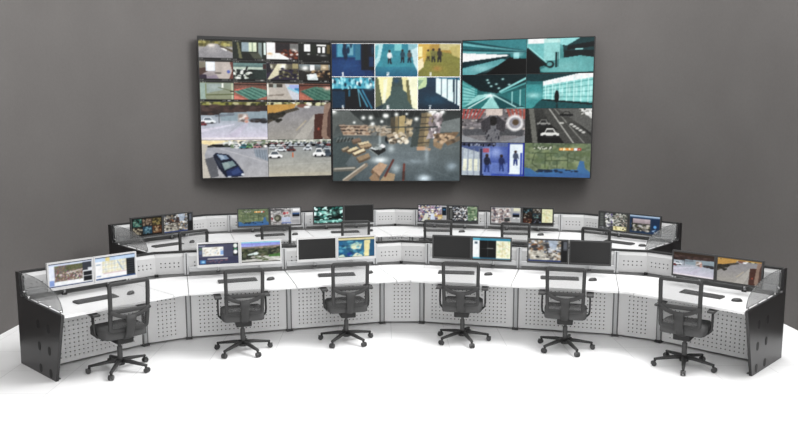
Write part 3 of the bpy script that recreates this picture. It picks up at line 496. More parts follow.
def q_teal_app():
    c = Cv(*Q, '0f1112').r(0, 0, 1, .13, '2f86a4').r(.0, .03, .2, .1, '5fb4cc').r(.0, .13, .18, 1, 'e9f4f6').r(.05, .18, .13, .3, 'a8b8c4').e(.09, .24, .03, .05, '3c4c58').r(.62, .13, 1, .95, 'ecebd0').n(.03, 2, 14, (.62, .13, 1, .95)).sc((.64, .16, .98, .9), ['c9d49c', 'e0d8a0', 'b9d4b0', 'f2f0e0'], 40, .03, .04, 15, .7)
    c.l(.66, .3, .95, .5, .8, 'c8b070').l(.8, .15, .78, .9, .8, 'b8a878').r(.4, .13, .41, .9, '3a3e40').r(.18, .5, .62, .52, '33383a').r(.38, .47, .54, .5, 'd8d8d8', .7).r(.18, .92, .62, 1, '2c5c74').r(.0, .93, .2, 1, '4fa4bc').r(.62, .94, 1, 1, '2f7c98'); return c
def q_street(seed, side=None):
    c = Cv(*Q, '6d6a64').sc((0, 0, 1, 1), ['c9c4ba', '8a847a', '4c4640', 'e4e2da', '5a6478', 'a58a6c', '2c2a28', 'b4b8c0'], 280, .035, .045, seed).p([(.5, 0), (.76, 0), (.7, .45), (.56, .4)], 'a9b8cc', .8).p([(.05, .55), (.4, .5), (.5, .95), (.05, .95)], 'bdb8aa', .8).sc((.1, .55, .7, .9), ['3a3834', '8e8a80', 'd8d4c8', '6a645c'], 26, .04, .04, seed + 1).e(.24, .78, .05, .04, '1c1c1c').sc((.1, .2, .5, .45), ['8a5c3c', '40302a', '38383c'], 16, .05, .05, seed + 2)
    c.r(0, .92, 1, 1, '2c3c6c')
    if side == 'dark': c.r(.83, 0, 1, 1, '1a1a1c').r(.9, .06, .98, .45, '5c6068').r(.84, .4, 1, .42, '333')
    return c
def q_quad():
    c = Cv(*Q, '24211f'); cc = [('1f7f74', '8fd0b0'), ('7a5c44', 'c8a888'), ('6a5c2c', 'd8b85c'), ('3c2c20', 'e0d0a8'), ('1c5a7c', '7cc0d8'), ('8a4c24', 'f0c890')]
    for i, (a, b) in enumerate(cc):
        x, y = .04 + (i % 3) * .32, .08 + (i // 3) * .43; c.r(x, y, x + .3, y + .4, a); c.sc((x + .02, y + .04, x + .29, y + .38), [a, b, '1c1a18', b], 34, .026, .04, 20 + i).glow(x + .15, y + .28, .08, .07, b, .8)
    c.a = .72 * (c.a * .75 + c.a.mean(-1, keepdims=True) * .25); return c
def q_mosaic():
    c = Cv(*Q, '9a9a9a').sc((0, 0, .68, 1), ['c5c2c0', '8c8888', '5c5858', 'b0a8a4', 'd8d6d4'], 200, .03, .04, 31, .8).e(.24, .6, .12, .2, '4a4a40').e(.22, .6, .06, .1, '8a8a78').e(.46, .32, .05, .08, 'a84048').e(.56, .3, .04, .06, 'c8686c').r(.36, .55, .66, .82, 'b0b8cc').r(.0, .08, .4, .16, '3c3c40').e(.05, .62, .03, .08, '8a3038').r(.36, .84, .68, .93, '6c7cb0').r(.68, 0, 1, 1, 'b4b4b6').r(.74, .08, .97, .2, 'eeeeee').r(.72, .3, .97, .4, '3c5a88').r(.72, .4, .97, .52, '10141c').r(.74, .56, .94, .6, '8c8c8c').r(.7, .72, .98, .95, '9c9c9e'); return c
def q_green():
    c = Cv(*Q, '0c2422'); P_ = ['b4ece0', '123c38', '6cb4a8', '081412', 'd8f8f0', '2c6c64']
    c.sc((0, 0, .5, .5), P_, 26, .07, .09, 41).sc((.5, 0, 1, .5), P_, 26, .06, .09, 42).sc((0, .55, .5, 1), P_, 26, .07, .07, 43).sc((.5, .5, 1, 1), P_, 30, .07, .08, 44).glow(.42, .4, .12, .12, 'c8f4e8', .9).r(.6, .2, .9, .7, '081412', .7).glow(.7, .4, .08, .12, '7cc4b8', .9).r(0, .82, 1, .94, '8ed4c8', .6).r(.5, .68, 1, .74, '061010'); return c
def q_traffic():
    c = Cv(*Q, '8c8494').sc((0, 0, .82, 1), ['d8d4d8', '6c5c80', '4c5a7c', 'b4a88c', '8a5470', 'eceae4', '303848', 'c0b070', '9c8ca0'], 280, .035, .045, 51).p([(.12, 1), (.25, .5), (.36, .5), (.32, 1)], 'cfd0c4').p([(.42, 1), (.44, .5), (.56, .5), (.6, 1)], 'c4ccdc').r(.82, .0, 1, 1, 'a8a8aa').r(.84, .1, .98, .6, '14202c').r(.87, .2, .95, .3, '2c5c84').sc((.6, .6, .8, .95), ['b89858', 'd8c890'], 12, .05, .05, 52); return c
def q_grid():
    c = Cv(*Q, '2e2f30').r(.02, .06, .12, .12, 'b0b0b0').r(.04, .2, .14, .8, '585a58').sc((.16, .05, .66, .86), ['d0d4d8', '484c54', '8c94a0', '2a2c30', 'e8e8e8', 'a89c94'], 200, .025, .035, 61)
    for i in range(3): c.r(.16, .3 + i * .2, .66, .32 + i * .2, '2e2f30', .6); c.r(.32 + i * .14, .05, .33 + i * .14, .86, '2e2f30', .6)
    c.r(.67, .06, .98, .84, '5f7a5c').sc((.67, .06, .98, .84), ['7c9474', '4c6448', 'a0ac8c', '6c8468'], 50, .04, .05, 62).e(.93, .8, .03, .05, 'e8e8e8').r(.02, .9, 1, .92, '55585c'); return c
def q_faces():
    c = Cv(*Q, '8e8e90'); rs = random.Random(71)
    for i in range(9):
        x, y = .02 + (i % 3) * .22, .04 + (i // 3) * .31; c.r(x, y, x + .2, y + .26, 'b4b0ae'); c.sc((x + .02, y + .03, x + .19, y + .24), ['e0dcda', '6c5c60', '9a8a84', '4c4c58', 'c8b8b0'], 12, .04, .05, 72 + i)
    c.r(.46, .66, .64, .86, '3a3c3c').r(.68, 0, 1, 1, 'a6a7a8').r(.76, .06, .97, .22, 'd8d6b8').r(.72, .34, .96, .42, '4c5c80').r(.72, .42, .96, .58, '0c1018').r(.74, .62, .82, .68, 'e4e4e4').r(.9, .62, .95, .68, 'e4e4e4'); return c
def q_mix():
    c = Cv(*Q, '1f1f1f'); cc = [('16343c', '5c9cb0'), ('8a8478', 'd8d4c8'), ('3c2418', 'c0b4a0'), ('2c4a5c', '78a8a0'), ('6c2c20', 'c88c5c'), ('1c1c24', '6c7c9c')]
    for i, (a, b) in enumerate(cc):
        x, y = .03 + (i % 2) * .3, .04 + (i // 2) * .29; c.r(x, y, x + .28, y + .27, a); c.sc((x + .03, y + .04, x + .26, y + .25), [a, b, '2c1c14', '4a3a2c'], 28, .03, .035, 80 + i)
    c.a = .8 * (c.a * .7 + c.a.mean(-1, keepdims=True) * .3); c.r(.64, .06, .99, .84, 'dcdcb4').n(.03, 2, 87, (.64, .06, .99, .84)).sc((.66, .1, .97, .8), ['c9d4a0', 'e8e4c8', 'd8c890'], 24, .03, .04, 88, .7).l(.66, .3, .98, .5, .8, 'b0b890').l(.8, .08, .76, .82, .8, 'c0b088').r(.03, .92, .97, .95, '4a4a4a'); return c
def q_cams():
    c = Cv(*Q, '3c3d3c').r(.03, .06, .16, .8, '4c4e4c'); 
    for i in range(5): c.r(.05, .1 + i * .14, .14, .18 + i * .14, '5c605c')
    c.sc((.22, .06, .5, .8), ['cfd0cc', '70707c', '5a4c80', '404440', 'a0a49c', 'e4e4e0'], 120, .03, .035, 91).sc((.5, .06, .96, .72), ['8a8c84', '4c5048', 'd4d4cc', '2c302c', 'b4b4a8', '9a8a80'], 170, .03, .035, 92).r(.24, .08, .26, .7, 'd8d8c0', .7).r(.5, .74, .96, .97, 'e0d8a4').sc((.52, .78, .94, .94), ['b8a868', 'f0ecd0', '5c5434'], 14, .03, .03, 93).r(.02, .84, .46, .96, '55575a').sc((.04, .86, .44, .94), ['8a8c90', '3a3a3c'], 16, .02, .03, 94); return c
def q_viewer():
    c = Cv(*Q, '283a52').r(0, 0, 1, .1, '9ab0c8').r(0, .1, 1, .14, '3c5474').r(.08, .2, .68, .85, '50484a').g('b9aab0', '8c8084', .2, .48, .08, .68).r(.08, .46, .68, .85, '3e3c36').sc((.08, .48, .68, .85), ['6a645c', '2b2c28', '8c8a84', 'b8b4ac', '40442c'], 60, .05, .05, 95).glow(.36, .58, .08, .07, 'c8c8d0', .8).glow(.6, .66, .05, .06, 'e0d8c0', .8).r(.08, .2, .1, .85, '12161c').r(.72, .14, .98, .96, '223450').e(.84, .58, .05, .08, '5c9cd8').sc((.76, .7, .94, .9), ['8cacd0', '3c5878'], 12, .03, .02, 96).r(.82, .88, .9, .92, 'e8f0f8'); return c

# ------------------------------------------------------------------ plan of the room (metres)
AL = .26873; W2 = .08445; Y0 = 9.1802; LU = 1.24772
D_TOP = .985; ZT = .74
def U(a): return Vector((-cos(a), -sin(a), 0))
def N(a): return Vector((-sin(a), cos(a), 0))
ROWS = {'front': Vector((0, 0, 0)), 'back': Vector((-.03, 2.95, .11))}
A_ = Vector((-W2, Y0, 0)); B2 = A_ + LU * U(AL); C2 = B2 + LU * U(AL); D2 = C2 + 2 * W2 * U(2 * AL); E2 = D2 + LU * U(3 * AL)
def mir(v): return Vector((-v.x, v.y, v.z))
UNITS = []  # left to right: (front-edge midpoint, rotation)
for a, b, g in ((D2, E2, 3 * AL), (B2, C2, AL), (A_, B2, AL)): UNITS.append(((a + b) / 2, g))
for a, b, g in ((A_, B2, AL), (B2, C2, AL), (D2, E2, 3 * AL)): UNITS.append((mir((a + b) / 2), -g))
WEDGES = [((C2 + D2) / 2, 2 * AL), (Vector((0, Y0, 0)), 0.), (mir((C2 + D2) / 2), -2 * AL)]

# ------------------------------------------------------------------ the setting
def floor_and_walls():
    mb = MB(); mb.box(-5.4, 5.4, -4, 14.9, -.12, 0)
    tag(mb.build('floor', M['floor']), 'white floor of square panels with faint joints', 'floor', kind='structure')
    # one continuous grey wall: two straight sides that round into the back
    inn = [(-5.14, -2.), (-5.14, 3.), (-5.14, 7.)]
    for i in range(49): t = i / 48 * PI / 2; inn.append((-5.14 * cos(t) ** (2 / 3), 8.5 + 6.1 * sin(t) ** (2 / 3)))
    inn += [(-x, y) for x, y in inn[:-1][::-1]]
    T = .2; out = []
    for i, (x, y) in enumerate(inn):
        a = Vector(inn[max(0, i - 1)]); b = Vector(inn[min(len(inn) - 1, i + 1)]); t = (b - a).normalized(); out.append((x - t.y * T, y + t.x * T))
    n = len(inn); mb = MB()
    vs = [(x, y, z) for z in (0, 6.2) for x, y in inn + out]; fs = []
    for i in range(n - 1):
        fs += [(i, i + 1, 2 * n + i + 1, 2 * n + i), (n + i + 1, n + i, 3 * n + i, 3 * n + i + 1), (2 * n + i, 2 * n + i + 1, 3 * n + i + 1, 3 * n + i), (i + 1, i, n + i, n + i + 1)]
    fs += [(0, 2 * n, 3 * n, n), (n - 1, 2 * n - 1, 4 * n - 1, 3 * n - 1)]
    mb.add(vs, fs); o = mb.build('wall_back', M['wall'], smooth=True)
    m = o.modifiers.new('es', 'EDGE_SPLIT'); m.split_angle = rad(35)
    tag(o, 'grey plastered wall curving round behind the desks', 'wall', kind='structure')
    # low platform under the back row
    def off(q):
        pts = [E2 + U(3 * AL) * .08 + q * N(3 * AL)]
        def meet(p1, d1, p2, d2):
            k = ((p2.x - p1.x) * d2.y - (p2.y - p1.y) * d2.x) / (d1.x * d2.y - d1.y * d2.x); return p1 + d1 * k
        pts.append(meet(D2 + q * N(3 * AL), U(3 * AL), C2 + q * N(AL), U(AL)))
        pts.append(meet(A_ + q * N(AL), U(AL), Vector((0, 0, 0)), Vector((0, 1, 0))))
        return pts + [mir(p) for p in pts[:2][::-1]]
    fr = [p + Vector((-.03, 2.95, 0)) for p in off(-.95)]; bk = [p + Vector((-.03, 2.95, 0)) for p in off(1.2)]
    mb = MB(); k = len(fr); P = [(p.x, p.y) for p in fr + bk]
    vs = [(x, y, z) for z in (0.0005, .11) for x, y in P]; fs = []
    for i in range(k - 1):
        fs += [(i, i + 1, k + i + 1, k + i)[::-1], tuple(2 * k + j for j in (i, i + 1, k + i + 1, k + i)), (i, i + 1, 2 * k + i + 1, 2 * k + i), (k + i, k + i + 1, 3 * k + i + 1, 3 * k + i)[::-1]]
    fs += [(0, k, 3 * k, 2 * k), (k - 1, 2 * k - 1, 4 * k - 1, 3 * k - 1)[::-1]]
    mb.add(vs, fs); tag(mb.build('floor_platform', M['floor']), 'low white platform carrying the back row of desks', 'platform', kind='structure')
floor_and_walls()

# ------------------------------------------------------------------ desks
Y_LEG, Y_PAN, Y_BACK = .70, 1.05, 1.115
Z_RAIL, Z_PT = 1.052, 1.03
def upright(mb, x, n=None):
    pass
def leg_post(parent, T):
    p = MB(); p.box(-.02, .02, -.03, .03, .03, .71).xf(T)
    g = MB(); g.box(-.034, -.0205, -.022, .035, .03, .71); g.box(.0205, .034, -.022, .035, .03, .71); g.xf(T)
    f = MB(); f.box(-.042, .042, -.05, .05, 0, .03).xf(T)
    o = p.build('leg_post', M['alu'], parent, bevel=.004); g.build('side_groove', M['slotgrey'], o); f.build('foot', M['dark'], o, bevel=.006)
def partition_post(parent, T):
    p = MB(); p.box(-.03, .03, -.012, .05, .745, Z_PT).xf(T); q = MB(); q.box(-.006, .006, -.0135, -.0122, .75, Z_PT - .002).xf(T)
    o = p.build('partition_post', M['alu'], parent, bevel=.003); q.build('post_slot', M['dark'], o)
HX = .0512
def desk_straight(end=0, posts=()):
    r = empty('console_desk'); h = LU / 2
    mb = MB(); mb.box(-h + .0045, h - .0045, 0, D_TOP, ZT - .03, ZT); mb.build('worktop', M['white'], r, bevel=.004)
    w = LU - .068; xs = [(i - 9.5) * HX for i in range(20)]; zs = [.085 + i * .0495 for i in range(13)]
    mb = MB(); mb.perf(w, .025, .708, xs, zs, .0155, Y_LEG, .012); tag(mb.build('front_panel', M['front'], r), 'grey modesty panel with a grid of small holes')
    mb = MB(); mb.box(-w / 2, w / 2, Y_LEG + .05, Y_LEG + .06, .03, .7); mb.build('inner_liner', M['tray_shade'], r)  # added dark sheet: shade inside the desk put into its colour
    wp = LU - .06; xs = [s_ * (.10 + i * .06) for s_ in (-1, 1) for i in range(8)]; xs.sort()
    mb = MB(); mb.perf(wp, .775, .985, xs, [.856, .905], .016, Y_PAN, .01); mb.prism([(Y_PAN, .985), (Y_PAN + .01, .985), (Y_PAN + .03, Z_PT), (Y_PAN + .02, Z_PT)], -wp / 2, wp / 2, 'x')
    tag(mb.build('partition_panel', M['panel'], r), 'light grey partition panel with two rows of holes')
    mb = MB(); mb.box(-h, h, Y_PAN + .012, Y_BACK, Z_PT, Z_RAIL); mb.build('top_rail', M['railblk'], r, bevel=.004)
    mb = MB(); mb.box(-h, h, Y_BACK - .02, Y_BACK, .02, Z_PT); mb.build('rear_panel', [M['panel']], r)
    mb = MB(); mb.box(-wp / 2 + .01, wp / 2 - .01, Y_PAN + .03, Y_PAN + .036, .77, .98); mb.build('partition_liner', M['tray_shade'], r)  # added dark sheet so the partition holes look shaded
    mb = MB(); mb.box(-wp / 2, wp / 2, Y_PAN - .045, Y_PAN - .012, .79, .85); mb.box(-wp / 2, wp / 2, Y_PAN - .012, Y_PAN - .002, .80, .84); mb.build('equipment_rail', M['alu'], r, bevel=.004)
    mb = MB(); mb.box(-h + .002, h - .002, D_TOP + .001, Y_BACK - .021, .66, .69); mb.build('cable_tray', M['tray_shade'], r)
    for x in posts:
        leg_post(r, Matrix.Translation((x * h, Y_LEG + .005, 0))); partition_post(r, Matrix.Translation((x * h, Y_PAN - .005, 0)))
    if end:
        s = end; x0, x1 = sorted((s * (h + .002), s * (h + .034)))
        mb = MB(); mb.prism([(.215, .0), (1.12, 0), (1.12, 1.052), (1.03, 1.052), (1.02, .80), (1.0, .782), (.0, .752), (.0, .70), (.005, .69)], x0, x1, 'x')
        sp = tag(mb.build('side_panel', M['black'], r, bevel=.004), 'black end panel with six slots')
        for q, z in ((.585, .555), (.329, .548), (.580, .315), (.330, .308), (.576, .072), (.327, .066)):
            m = MB(); xa, xb = sorted((s * (h + .0345), s * (h + .036))); pts = []
            for i in range(20):
                t = 2 * PI * i / 20; pts.append((q + .034 * cos(t), z + .014 * math.copysign(1, sin(t)) + .034 * sin(t)))
            m.prism(pts, xa, xb, 'x'); m.build('slot', M['hole'], sp)
        m = MB(); xa, xb = sorted((s * (h - .04), s * (h + .0015))); m.box(xa, xb, .26, .62, 0, .012); m.build('base_flange', M['black'], sp, bevel=.004)
        arc = [(1.0, 1.042), (.94, 1.046)] + [(.05 + .84 * cos(t), .785 + .262 * sin(t)) for t in [PI / 2 * (1 - i / 16) * 1. for i in range(17)]]
        # a quarter sweep from the upright down to the front corner
        arc = [(1.0, 1.044)] + [(.92 - .87 * sin(t), .765 + .28 * cos(t) ** .85 if cos(t) > 0 else .765) for t in [PI / 2 * i / 18 for i in range(19)]]
        poly = arc + [(1.0, .795)]
        g = MB(); gx = s * (h + .010); g.prism(poly, min(gx, gx - s * .008), max(gx, gx - s * .008), 'x', 0, 1)
        # glass sits on the inner side of the black panel
        g.xf(Matrix.Translation((-s * .0125, 0, 0))); gl = tag(g.build('glass_screen', [M['glass'], M['glass_edge']], r), 'curved clear glass side screen')
        for q, z in ((1.008, 1.02), (1.008, .825), (.90, .782), (.62, .775), (.35, .768), (.08, .762)):
            m = MB(); xa = s * (h - .014); m.cyl((xa, q, z + .004), (xa + s * .018, q, z + .004), .014, n=14); m.build('glass_clip', M['chrome'], gl, smooth=False)
    return r
def desk_corner():
    r = empty('corner_desk'); w = W2; g = AL
    nl, nr = N(g), N(-g); L0, R0 = Vector((-w, 0, 0)), Vector((w, 0, 0))
    def ap(q): return q * cos(g) + (w + q * sin(g)) * tan(g)
    def pl(q): p = L0 + q * nl; return (p.x, p.y)
    def pr(q): p = R0 + q * nr; return (p.x, p.y)
    e = .0045
    fr = [(-w + e + (2 * w - 2 * e) * i / 8, .016 * (1 - ((i - 4) / 4) ** 2)) for i in range(9)]
    bl, br_ = pl(D_TOP), pr(D_TOP); ay = ap(D_TOP)
    bk = []
    for i in range(13):
        t = i / 12; bk.append(((1 - t) ** 2 * br_[0] + t ** 2 * bl[0], (1 - t) ** 2 * br_[1] + 2 * t * (1 - t) * (ay + .01) + t ** 2 * bl[1]))
    mb = MB(); mb.prism(fr + bk, ZT - .03, ZT); mb.build('worktop', M['white'], r, bevel=.004)
    a, b = pl(Y_LEG), pr(Y_LEG); wd = b[0] - a[0] - .075; xs = [(i - 2) * .051 for i in range(5)]; zs = [.085 + i * .0495 for i in range(13)]
    mb = MB(); mb.perf(wd, .025, .708, xs, zs, .0155, a[1], .012); tag(mb.build('front_panel', M['front'], r), 'grey modesty panel with five columns of small holes')
    mb = MB(); mb.box(-wd / 2, wd / 2, a[1] + .05, a[1] + .06, .03, .7); mb.build('inner_liner', M['tray_shade'], r)  # added sheet, dark in place of the shade behind these holes
    for s in (-1, 1):
        F, n_, rz = (L0, nl, g) if s < 0 else (R0, nr, -g)
        p0 = F + Y_PAN * n_; apx = Vector((0, ap(Y_PAN), 0)); ln = (apx - p0).length; mid = (p0 + apx) / 2
        T = Matrix.Translation((mid.x, mid.y, 0)) @ Matrix.Rotation(rz, 4, 'Z')
        wp = ln - .03; x0 = .015 if s < 0 else -.015
        mb = MB(); mb.perf(wp, .765, .985, [x0 + (i - 2) * .054 for i in range(5)], [.856, .905], .016, 0, .01, x0)
        mb.prism([(0, .985), (.01, .985), (.03, Z_PT), (.02, Z_PT)], x0 - wp / 2, x0 + wp / 2, 'x'); mb.xf(T)
        tag(mb.build('partition_panel', M['panel'], r), 'light grey partition panel with ten small holes')
        Pr = [pl(Y_PAN + .012) if s < 0 else pr(Y_PAN + .012), (0, ap(Y_PAN + .012)), (0, ap(Y_BACK)), pl(Y_BACK) if s < 0 else pr(Y_BACK)]
        mb = MB(); mb.prism(Pr, Z_PT, Z_RAIL); mb.build('top_rail', M['railblk'], r)
        Pr = [pl(Y_BACK - .02) if s < 0 else pr(Y_BACK - .02), (0, ap(Y_BACK - .02)), (0, ap(Y_BACK)), pl(Y_BACK) if s < 0 else pr(Y_BACK)]
        mb = MB(); mb.prism(Pr, .02, Z_PT - .001); mb.build('rear_panel', M['panel'], r)
        Pr = [pl(D_TOP + .002) if s < 0 else pr(D_TOP + .002), (0, ap(D_TOP + .002)), (0, ap(Y_BACK - .021)), pl(Y_BACK - .021) if s < 0 else pr(Y_BACK - .021)]
        mb = MB(); mb.prism(Pr, .66, .69); mb.build('cable_tray', M['tray_shade'], r)
        mb = MB(); mb.box(x0 - wp / 2 + .01, x0 + wp / 2 - .02, .025, .031, .77, .98); mb.xf(T); mb.build('partition_liner', M['tray_shade'], r)  # added sheet, its dark colour stands for shade behind the corner partition
        q = F + (Y_LEG + .005) * n_; leg_post(r, Matrix.Translation((q.x, q.y, 0)) @ Matrix.Rotation(rz, 4, 'Z'))
        q = F + (Y_PAN - .005) * n_; partition_post(r, Matrix.Translation((q.x, q.y, 0)) @ Matrix.Rotation(rz, 4, 'Z'))
    yb = ap(Y_PAN) - .03
    mb = MB(); mb.box(-.02, .02, yb - .018, yb + .012, .742, .775); mb.build('cable_port', M['hole'], r)
    return r

ORD = ['left end desk', 'second desk from the left', 'third desk from the left', 'third desk from the right', 'second desk from the right', 'right end desk']
RWORD = {'front': 'front row', 'back': 'raised back row'}
desks = {}
protos = {'L': None, 'M1': None, 'M0': None, 'R': None, 'W': None}
KINDS_ = ['L', 'M0', 'M1', 'P1', 'M0', 'R']
def make(kind):
    if kind == 'L': return desk_straight(-1)
    if kind == 'R': return desk_straight(1)
    if kind == 'M1': return desk_straight(0, (-1,))
    if kind == 'P1': return desk_straight(0, (1,))
    if kind == 'W': return desk_corner()
    return desk_straight(0)
made = {}
def place(kind, loc, rz, label, cat, group):
    if kind in made: o = copy_tree(made[kind])
    else: o = made[kind] = make(kind)
    o.location = loc; o.rotation_euler = (0, 0, rz)
    return tag(o, label, cat, group)
DL = [{'front': 'white topped console desk with black end panel, front row, beside crowd photo monitor',
       'back': 'white topped console desk with black end panel, raised back row, left end'},
      {'front': 'front row console desk under the city map and parkland monitors', 'back': 'back row console desk under the coast map monitor'},
      {'front': 'front row console desk under a blank and a blue picture silver monitor', 'back': 'back row console desk under the green night vision monitor'},
      {'front': 'front row console desk under a blank and a blue framed black monitor', 'back': 'back row console desk under the purple traffic picture monitor'},
      {'front': 'front row console desk under the street mosaic monitor and a blank one', 'back': 'back row console desk under the portrait grid monitor'},
      {'front': 'white topped console desk with black end panel, front row, beside parking lot monitor',
       'back': 'white topped console desk with black end panel, raised back row, right end'}]
WL = ['angled corner desk joining the left end desk to the {} straight desks', 'angled corner desk in the middle of the {}', 'angled corner desk joining the right end desk to the {} straight desks']
for row, off in ROWS.items():
    for i, (p, g) in enumerate(UNITS):
        place(KINDS_[i], p + off, g, DL[i][row], 'desk', 'console desks of the ' + RWORD[row])
    for i, (p, g) in enumerate(WEDGES):
        place('W', p + off, g, WL[i].format(row + ' row'), 'desk', 'corner desks of the ' + RWORD[row])

# ------------------------------------------------------------------ monitors
MW, MH, MZ, MY = .522, .315, .866, .74
SCREENS = {
    'front': [('s', q_crowd, 'silver framed monitor showing a crowd photo, on the front row left end desk'),
              ('s', q_streetmap, 'silver framed monitor showing a pale street map beside the crowd photo monitor'),
              ('s', q_control, 'silver framed monitor with a violet control page and inset map'),
              ('s', q_park, 'silver framed monitor showing parkland under a violet blue sky'),
              ('s', None, 'silver framed monitor with a blank black screen'),
              ('s', q_dive, 'silver framed monitor with a blue and cream underwater like picture'),
              ('b', None, 'blank black monitor on front row, left of the teal edged window monitor'),
              ('b', q_teal_app, 'black framed monitor with teal bars, black panel and yellow map'),
              ('b', lambda: q_street(101, 'dark'), 'black framed monitor on front row showing a street picture mosaic'),
              ('b', None, 'blank black monitor on front row, right of the street mosaic monitor'),
              ('b', lambda: f_lot().r(0, 0, 1, .13, '37291f'), 'black framed monitor showing a pale parking lot, front row right end desk'),
              ('b', lambda: f_drive().g('4a3a20', 'c99a4a', 0, .06), 'black framed monitor showing a driveway and tree trunk, front row right end')],
    'back': [('b', q_quad, 'black framed monitor with six coloured thumbnails, back row left end desk'),
             ('b', lambda: q_street(151, 'dark'), 'black framed monitor showing a grey street picture, back row left end desk'),
             ('b', lambda: f_map(66, 40), 'black framed monitor with a green and blue coast map, back row'),
             ('b', q_mosaic, 'black framed monitor with grey picture and control strip, beside the coast map'),
             ('b', q_green, 'black framed monitor with four green night vision pictures, back row'),
             ('b', None, 'blank black monitor on the back row beside the green night vision one'),
             ('b', q_traffic, 'black framed monitor with a purple toned traffic picture, back row'),
             ('b', q_grid, 'black framed monitor with grey thumbnails and green strip, back row'),
             ('b', q_faces, 'black framed monitor with a grid of pale portraits and grey side strip'),
             ('b', q_mix, 'black framed monitor with dark thumbnails and pale yellow map, back row'),
             ('b', q_cams, 'black framed monitor with grey camera list and yellow strip, back row right end'),
             ('b', q_viewer, 'blue page monitor with a sunset city photo, back row right end desk')]}
def make_monitor(style):
    r = empty('monitor'); m = M['silver'] if style == 's' else M['bezel']; w, h = MW / 2, MH; b = .017; bb = .034 if style == 's' else .024
    mb = MB(); mb.box(-w, w, .008, .036, 0, h); mb.build('housing', m, r, bevel=.006)
    f = MB(); out = [(-w, 0), (w, 0), (w, h), (-w, h)]; inn = [(-w + b, bb), (w - b, bb), (w - b, h - b), (-w + b, h - b)]
    vs = [(x, y, z) for y in (-.004, .0078) for x, z in out + inn]; fs = []
    for i in range(4):
        j = (i + 1) % 4; fs += [(i, j, 4 + j, 4 + i), (8 + j, 8 + i, 12 + i, 12 + j), (i, 8 + i, 8 + j, j), (4 + i, 4 + j, 12 + j, 12 + i)]
    f.add(vs, fs); f.build('bezel', m, r)
    a = MB(); a.box(-.06, .06, .0365, .05, .09, .21); a.tube([(0, .045, .15), (0, .15, .14), (0, .2, .12)], .04, .04, 10); a.cyl((0, .2, -.105), (0, .2, .16), .012, n=14)
    k = a.build('mount_arm', M['alu'], r); c = MB(); c.box(-.025, .025, .18, .225, -.107, -.085); c.build('arm_clamp', M['dark'], k, bevel=.004)
    return r
mon_proto = {}
for row, off in ROWS.items():
    cx = .027 if row == 'front' else 0.
    for u, (p, g) in enumerate(UNITS):
        for k in (0, 1):
            style, fn, label = SCREENS[row][u * 2 + k]
            if style in mon_proto: o = copy_tree(mon_proto[style])
            else: o = make_monitor(style); mon_proto[style] = o
            for c in children(o):
                if c.name.startswith('screen'): bpy.data.objects.remove(c)
            pass
            x = cx + (-.263 if k == 0 else .263) + {0: .03, 5: -.025}.get(u, 0)
            dz = (-.018 if u in (0, 5) else .02) if row == 'front' else -.012
            T = Matrix.Translation(p + off) @ Matrix.Rotation(g, 4, 'Z')
            o.location = T @ Vector((x, MY, MZ + dz)); o.rotation_euler = (0, 0, g)
            tag(o, label, 'monitor', 'monitors on the ' + RWORD[row])
            bb = .034 if style == 's' else .024; rect = (-MW / 2 + .017, MW / 2 - .017, bb, MH - .017)
            SCREENS[row][u * 2 + k] = (o, fn, rect)
for row in SCREENS:
    for o, fn, rect in SCREENS[row]:
        if fn: screen_obj('screen', fn().tone(1.12, .88).tex(.04, 5).soften(1), rect, .004, o, 'lit screen', .8)
        else:
            mb = MB(); mb.box(rect[0], rect[1], .004, .0075, rect[2], rect[3]); tag(mb.build('screen', M['off'], o), 'switched off black screen')

# ------------------------------------------------------------------ keyboards and mice
def make_keyboard():
    r = empty('keyboard'); mb = MB(); mb.prism([(-.068, .001), (.068, .001), (.068, .021), (-.068, .012)], -.235, .235, 'x'); mb.build('case', M['dark'], r, bevel=.003)
    k = MB()
    for j in range(5):
        for i in range(18):
            if j == 0 and 5 < i < 11: continue
            x = -.222 + i * .0247; y = -.054 + j * .0235; z = .0125 + (y + .068) / .136 * .009; k.box(x, x + .021, y, y + .019, z, z + .006)
    y = -.054; k.box(-.222 + 6 * .0247, -.222 + 10 * .0247 + .021, y, y + .019, .0135, .0195); k.build('key_block', M['key'], r)
    return r
def make_mouse():
    r = empty('computer_mouse'); mb = MB(); n, m = 18, 7; vs = []
    for i in range(m):
        t = i / (m - 1) * PI / 2
        for j in range(n):
            a = 2 * PI * j / n; vs.append((.034 * cos(a) * cos(t) ** .6 * (1 - .12 * sin(a)), .058 * sin(a) * cos(t) ** .6, .001 + .036 * sin(t)))
    fs = [(i * n + j, i * n + (j + 1) % n, (i + 1) * n + (j + 1) % n, (i + 1) * n + j) for i in range(m - 1) for j in range(n)] + [tuple(range(n))[::-1]]
    mb.add(vs, fs); mb.build('shell', M['bezel'], r, smooth=True)
    w = MB(); w.cyl((-.004, .03, .029), (.004, .03, .029), .007, n=12); w.build('scroll_wheel', M['key'], r)
    return r
KB = [(-.08, .43, 0), (-.03, .49, 3), (-.036, .475, -5), (-.136, .535, 6), (-.07, .505, 4), (-.015, .43, 0)]
MS = [(.32, .41), (.372, .458), (.402, .488), (.282, .526), (.332, .503), (.384, .41)]
kb0 = ms0 = None
ONW = {'front': ['front row left end desk', 'front desk below the city map monitor', 'front desk below the silver blank monitor', 'front desk below the teal window monitor', 'front desk below the street mosaic monitor', 'front row right end desk'],
       'back': ['back row left end desk', 'back desk below the coast map monitor', 'back desk below the green night vision monitor', 'back desk below the purple traffic monitor', 'back desk below the portrait grid monitor', 'back row right end desk']}
